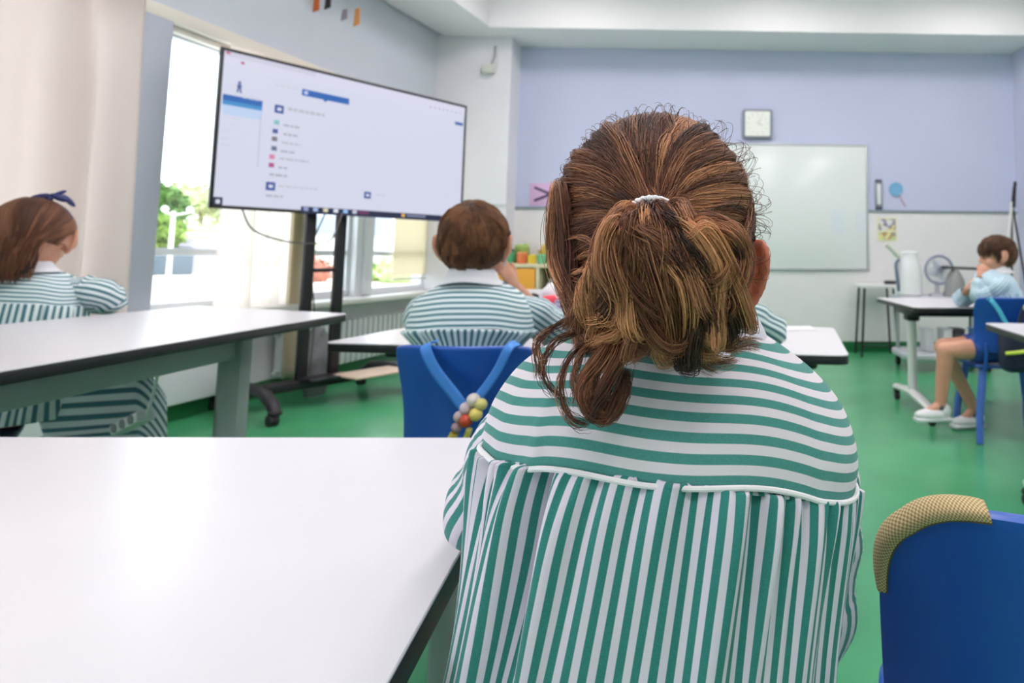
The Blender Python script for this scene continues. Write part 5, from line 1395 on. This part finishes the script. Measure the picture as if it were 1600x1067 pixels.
# the skirt drawn over her knees
P = np.zeros((30, 40, 3)); pa = np.array([(0.0, .02, .47)]); A0 = np.array([-.12, .03, .49]); A1 = np.array([.19, -.10, .49]); B0 = np.array(kn2[0])+[-.02, .09, .085]; B1 = np.array(kn2[1])+[.15, -.06, .105]
UV = np.zeros((30, 40, 2))
for i, v in enumerate(np.linspace(0, 1, 30)):
    for j, u_ in enumerate(np.linspace(0, 1, 40)):
        p = (A0*(1-v)+B0*v)*(1-u_)+(A1*(1-v)+B1*v)*u_
        drop = .15*max(0, (u_-.62)/.38)**1.2*(1+.3*v)+.13*max(0, (.2-u_)/.2)**1.2
        p[2] += .055*math.sin(math.pi*min(1, u_*1.1))-drop-.13*max(0, (v-.72)/.28)**1.5+.004*math.sin(u_*25+v*3)
        P[i, j] = p; UV[i, j] = (u_*20, v*3)
grid_mesh('smock_lap', P, SKIRT2, g, UV, thick=.002)
collar(g, .880, .042, .080, COLW, drop=.028, yc=.022, gap=.3)
for p, tt_ in zip(an2, ((.4, .9, 0), (.9, .4, 0))): shoe(g, (p[0], p[1], .078), tt_, mat('dark_shoe', (40, 42, 60), .5))
# her hair: swept back and hanging behind the shoulders
rg = np.random.default_rng(77); E2 = np.array([.079, .093, .090]); n = 9000; N = 18; s_ = np.linspace(0, 1, N)
u = unit(rg.normal(size=(n*3, 3))); u = u[(u[:, 2] > -.5) & ~((u[:, 1] > .3) & (u[:, 2] < .4)) & ~((u[:, 0] > .6) & (u[:, 2] < .1) & (u[:, 1] > -.3))][:n]; n = len(u)
kc = 150; cc = u[rg.choice(n, kc, replace=False)]; idx = np.argmax(u@cc.T, axis=1)
tgt = unit(np.stack([u[:, 0]*.70-.02, -np.ones(n)*.85, -.35+.1*rg.normal(size=n)], 1)); tgc = tgt[rg.choice(n, kc)]
a1 = np.minimum(1, s_/.55); d = slerp(u, unit(.4*tgt+.6*unit(np.stack([cc[idx][:, 0]*.70-.02, -np.ones(n)*.85, -np.ones(n)*.35], 1))), np.broadcast_to(a1, (n, N)))
lf = rg.uniform(.02, .14, kc)[idx][:, None]*np.sin(np.pi*s_)[None]
P = d*E2*(1.03+lf)[..., None]
fall = np.clip((s_-.5)/.5, 0, 1)
lenf = rg.uniform(.07, .125, kc)[idx]
P[..., 2] -= .95*lenf[:, None]*fall[None]**1.1
P[..., 1] -= .012*np.sin(fall*math.pi)[None]-.015*fall[None]; P[..., 0] += (.0-.022*fall[None])+rg.normal(0, .004, kc)[idx][:, None]*fall[None]
P[..., 0] += .004*np.sin(s_*9+rg.uniform(0, 6, kc)[idx][:, None])*fall[None]
P = P+np.array([0, -.004, .014])
Mx = np.array([[*(Q(1, 0, 0)-Q(0, 0, 0))], [*(Q(0, 1, 0)-Q(0, 0, 0))], [*(Q(0, 0, 1)-Q(0, 0, 0))]])
Pw = P@Mx+np.array(Q(0, 0, 0))
a = MB(); a.ell(Q(0, -.012, .012), (.080, .090, .090), rot=rot, u=32, v=24); inv = (Matrix.Translation(Q(0, 0, 0)) @ rot).inverted()
bmesh.ops.delete(a.bm, geom=[v for v in a.bm.verts if ((inv @ v.co).y > .03 and (inv @ v.co).z < .055) or ((inv @ v.co).x > .045 and (inv @ v.co).z < .01 and (inv @ v.co).y > -.035)], context='VERTS')
a.ell(Q(-.01, -.072, -.070), (.056, .024, .065), rot=rot, u=24, v=16)
h = a.build('hair', SCALP, g)
strands('hair_strands', Pw, np.clip(rg.uniform(.2, .8, kc)[idx]+rg.normal(0, .1, n), 0, 1), np.linspace(1, .4, N)*.0005, hair_mat('long_brown_hair', (48, 28, 22), (108, 66, 46), (168, 116, 82)), h)
# navy bow
NAVY = mat('navy_ribbon', (38, 46, 104), .5)
a = MB(); a.tube([tuple(Q(.083*math.sin(q), -.012, .022+.083*math.cos(q))) for q in np.linspace(-1.35, 1.35, 24)], .006, 8, flat=.5); band = a.build('hair_band', NAVY, g)
a = MB()
for (c, r_, ry) in (((.006, -.02, .112), (.026, .010, .010), -20), ((.046, -.02, .112), (.026, .010, .011), 24), ((.066, -.018, .104), (.026, .006, .008), 50), ((.026, -.022, .108), (.010, .010, .009), 0), ((.044, -.02, .124), (.020, .006, .007), -35)):
    a.ell(Q(*c), r_, rot=rot @ rotm(ry=R(ry)), u=20, v=12)
a.build('bow', NAVY, g)

# ---- boy on the right, turned side-on
G3 = Vector((1.60, 3.42, 0)); GR3 = R(86)
g = empty('person', G3, GR3, label='boy in a pale blue smock sitting side-on, chin in his hand, white trainers', cat='person')
def loc3(wx, wy, wz):
    v = Matrix.Rotation(-GR3, 4, 'Z') @ (Vector((wx, wy, wz))-G3); return (v.x, v.y, wz)
b = Body()
Q, rot = b.head((-.01, .055, .940), 1, fwd_rz=R(-2), tilt=R(-6), k=1.0); torso(b, .08, (0, .035, .865))
for sg in (-1, 1): b.cap((sg*.05, .06, .785), (sg*.10, .06, .775), .036, .030)
cheek = (-.035, .125, .895)
elb = loc3(1.42, 3.30, .70)
LA = [(-.10, .07, .762), loc3(1.425, 3.36, .725), (-.045, .160, .832)]      # near arm, hand on the cheek
RA = [(.10, .07, .762), loc3(1.42, 3.60, .69), loc3(1.40, 3.46, .755)]
b.chain(RA, [.026, .025, .019]); b.chain(LA, [.026, .025, .019])
b.hand(LA[2], (.1, -.6, .75), (.8, -.4, 0), 1, .45); b.hand(RA[2], (-.5, -.3, .8), (-.3, -.8, 0), -1, .5)
kn3 = [loc3(1.225, 3.33, .445), loc3(1.27, 3.50, .44)]; an3 = [loc3(1.195, 3.34, .17), loc3(1.46, 3.56, .10)]
legs(b, [(-.065, .02, .46), (.065, .02, .46)], kn3, an3, [loc3(1.10, 3.33, .12), loc3(1.37, 3.54, .03)])
b.finish('body', SKIN, g, .0045, 3); face_parts(Q, rot, g)
smock(g, rowsK(.08, .755, hem=.46), 6, YOKE3, SKIRT3, .011, 64, seed=61, nc=300, nr=50, fold=.004)
l0 = np.array(LA[1]); l1 = np.array(LA[2])
sleeve(g, [(-.09, .06, .80), (-.125, .08, .78), tuple((np.array(LA[0])+l0)/2), tuple(l0+[0, .006, .0]), tuple(l0*.5+l1*.5+[0, .01, .0]), tuple(l0*.25+l1*.75)], [.042, .045, .046, .044, .036, .028], SKIRT3, 18, seed=42, wr=.006)
r0_ = np.array(RA[1]); r1_ = np.array(RA[2])
sleeve(g, [(.09, .06, .80), (.125, .08, .78), tuple((np.array(RA[0])+r0_)/2), tuple(r0_+[0, .006, .0]), tuple(r0_*.5+r1_*.5), tuple(r0_*.25+r1_*.75)], [.042, .045, .046, .044, .036, .028], SKIRT3, 18, seed=43, wr=.006)
collar(g, .872, .042, .084, COLW, drop=.030, yc=.045, gap=.3)
a = MB(); q_ = l0*.22+l1*.78; dd_ = (l1-l0)/np.linalg.norm(l1-l0); a.cyl(q_-dd_*.004, q_+dd_*.008, .026, n=20); a.build('bracelet', mat('dark_cord', (70, 44, 36), .7), g)
for i_, (h, k_) in enumerate(zip([(-.065, .0, .46), (.065, .0, .46)], kn3)):
    hk = np.array(h); kk = np.array(k_)
    limb_tube(g, 'shorts_leg', [hk, hk*.6+kk*.4, hk*.36+kk*.64], [.078, .070, .062], SHORTS)
short_hair(g, Q, rot, HAIR3, n=8000, seed=8, length=.62, rad=.0007)
shoe(g, (an3[0][0], an3[0][1], .165), (loc3(1.12, 3.33, 0)[0]-an3[0][0], loc3(1.12, 3.33, 0)[1]-an3[0][1], 0))
shoe(g, (an3[1][0], an3[1][1], .078), (loc3(1.37, 3.54, 0)[0]-an3[1][0], loc3(1.37, 3.54, 0)[1]-an3[1][1], 0))

# school bag slung on the right chair
t = empty('school_bag', (1.535, 3.11, .43), R(-4), label='dark navy school bag with lime piping hung on the right chair', cat='bag')
NV = mat('dark_navy_nylon', (22, 28, 58), .55)
a = MB(); a.box((0.02, -.02, .06), (.30, .12, .22), .04, seg=4); a.build('body', NV, t)
a = MB(); a.tube([tuple(p) for p in spl([(-.13, -.085, .045), (-.06, -.095, .055), (.03, -.10, .075), (.16, -.085, .11)], 20)], .009, 8); a.build('piping', mat('lime_piping', (200, 222, 84), .5), t)
strap('strap', [(-.16, .04, .285), (-.155, .01, .285), (-.125, .0, .24), (-.09, -.01, .17), (-.06, -.05, .14)], .022, mat('turquoise_strap', (74, 178, 206), .5), t)
strap('strap', [(.03, .05, .29), (.02, .0, .285), (-.02, -.02, .23), (-.04, -.03, .17), (-.05, -.06, .14)], .026, NV, t)
strap('strap', [(.10, .05, .29), (.09, .0, .285), (.07, -.02, .23), (.07, -.03, .17), (.08, -.06, .14)], .026, NV, t)
for c in ((-.005, -.03, .255), (.04, -.035, .215)):
    a = MB(); a.cyl((c[0], c[1]-.008, c[2]), (c[0], c[1]+.004, c[2]), .016, n=20, bev=.003); a.build('buckle', mat('buckle_cream', (214, 216, 190), .4), t)

# tan woven strap over the corner of the empty chair
WV = mat('tan_webbing', (178, 156, 112), .85)
n_ = WV.node_tree; b_ = n_.nodes['Principled BSDF']; uv_ = n_.nodes.new('ShaderNodeUVMap'); uv_.uv_map = 'UVMap'
ck = n_.nodes.new('ShaderNodeTexChecker'); ck.inputs['Scale'].default_value = 1; ck.inputs['Color1'].default_value = (*lin((206, 188, 146)), 1); ck.inputs['Color2'].default_value = (*lin((150, 124, 80)), 1)
n_.links.new(uv_.outputs[0], ck.inputs['Vector']); n_.links.new(ck.outputs['Color'], b_.inputs['Base Color'])
bb = n_.nodes.new('ShaderNodeBump'); bb.inputs['Strength'].default_value = .6; bb.inputs['Distance'].default_value = .0008; n_.links.new(ck.outputs['Fac'], bb.inputs['Height']); n_.links.new(bb.outputs[0], b_.inputs['Normal'])
E_ = EMPTYCH
t = empty('woven_strap', E_['loc'], E_['rz'], label='tan woven strap folded over the corner of the lower right chair', cat='strap')
def backpt(u, v, out=0, dy=0):
    w_, zb, h_, rc = E_['w'], E_['zback'], E_['h'], E_['rc']
    x = u*math.sqrt(1-rc*v**6); y = v*math.sqrt(1-rc*u**6); wid = w_/2*(1-.07*(1-v)/2)
    X = x*wid; Z = zb-h_/2+y*h_/2; Y = -.17-E_['lean']*(Z-.38)/.3+.055*x*x+.012*math.cos(v*2.2)
    cx, cz = -w_*.18, zb-h_*.30; dx, dz = X-cx, Z-cz; L_ = math.hypot(dx, dz)
    return np.array([X+dx/L_*out, Y+dy, Z+dz/L_*out])
n = 60; m2 = 15; P = np.zeros((m2, n, 3)); UV = np.zeros((m2, n, 2))
for j in range(n):
    q = j/(n-1); a_ = q*2
    u_ = -1 if a_ < 1 else -1+(a_-1)*.40; v_ = .52+a_*.48 if a_ < 1 else 1
    bul = math.sin(math.pi*q)**.6
    inner = backpt(u_, v_, -.004, -.009); over = backpt(u_, v_, .003+.001*bul, -.009); mid2 = backpt(u_, v_, .004+.006*bul, .004); far = backpt(u_, v_, .003+.005*bul, .020); dn = backpt(u_, v_, -.012, .026)
    c = spl([inner, over, mid2, far, dn], m2)
    P[:, j] = c
    for i in range(m2): UV[i, j] = (q*84, i*1.3)
grid_mesh('webbing', P, WV, t, UV, thick=.0022)
for row in (0, m2-1):
    a = MB(); a.tube([tuple(p) for p in P[row]], .0014, 6); a.build('stitched_edge', mat('webbing_edge', (96, 80, 50), .9), t)
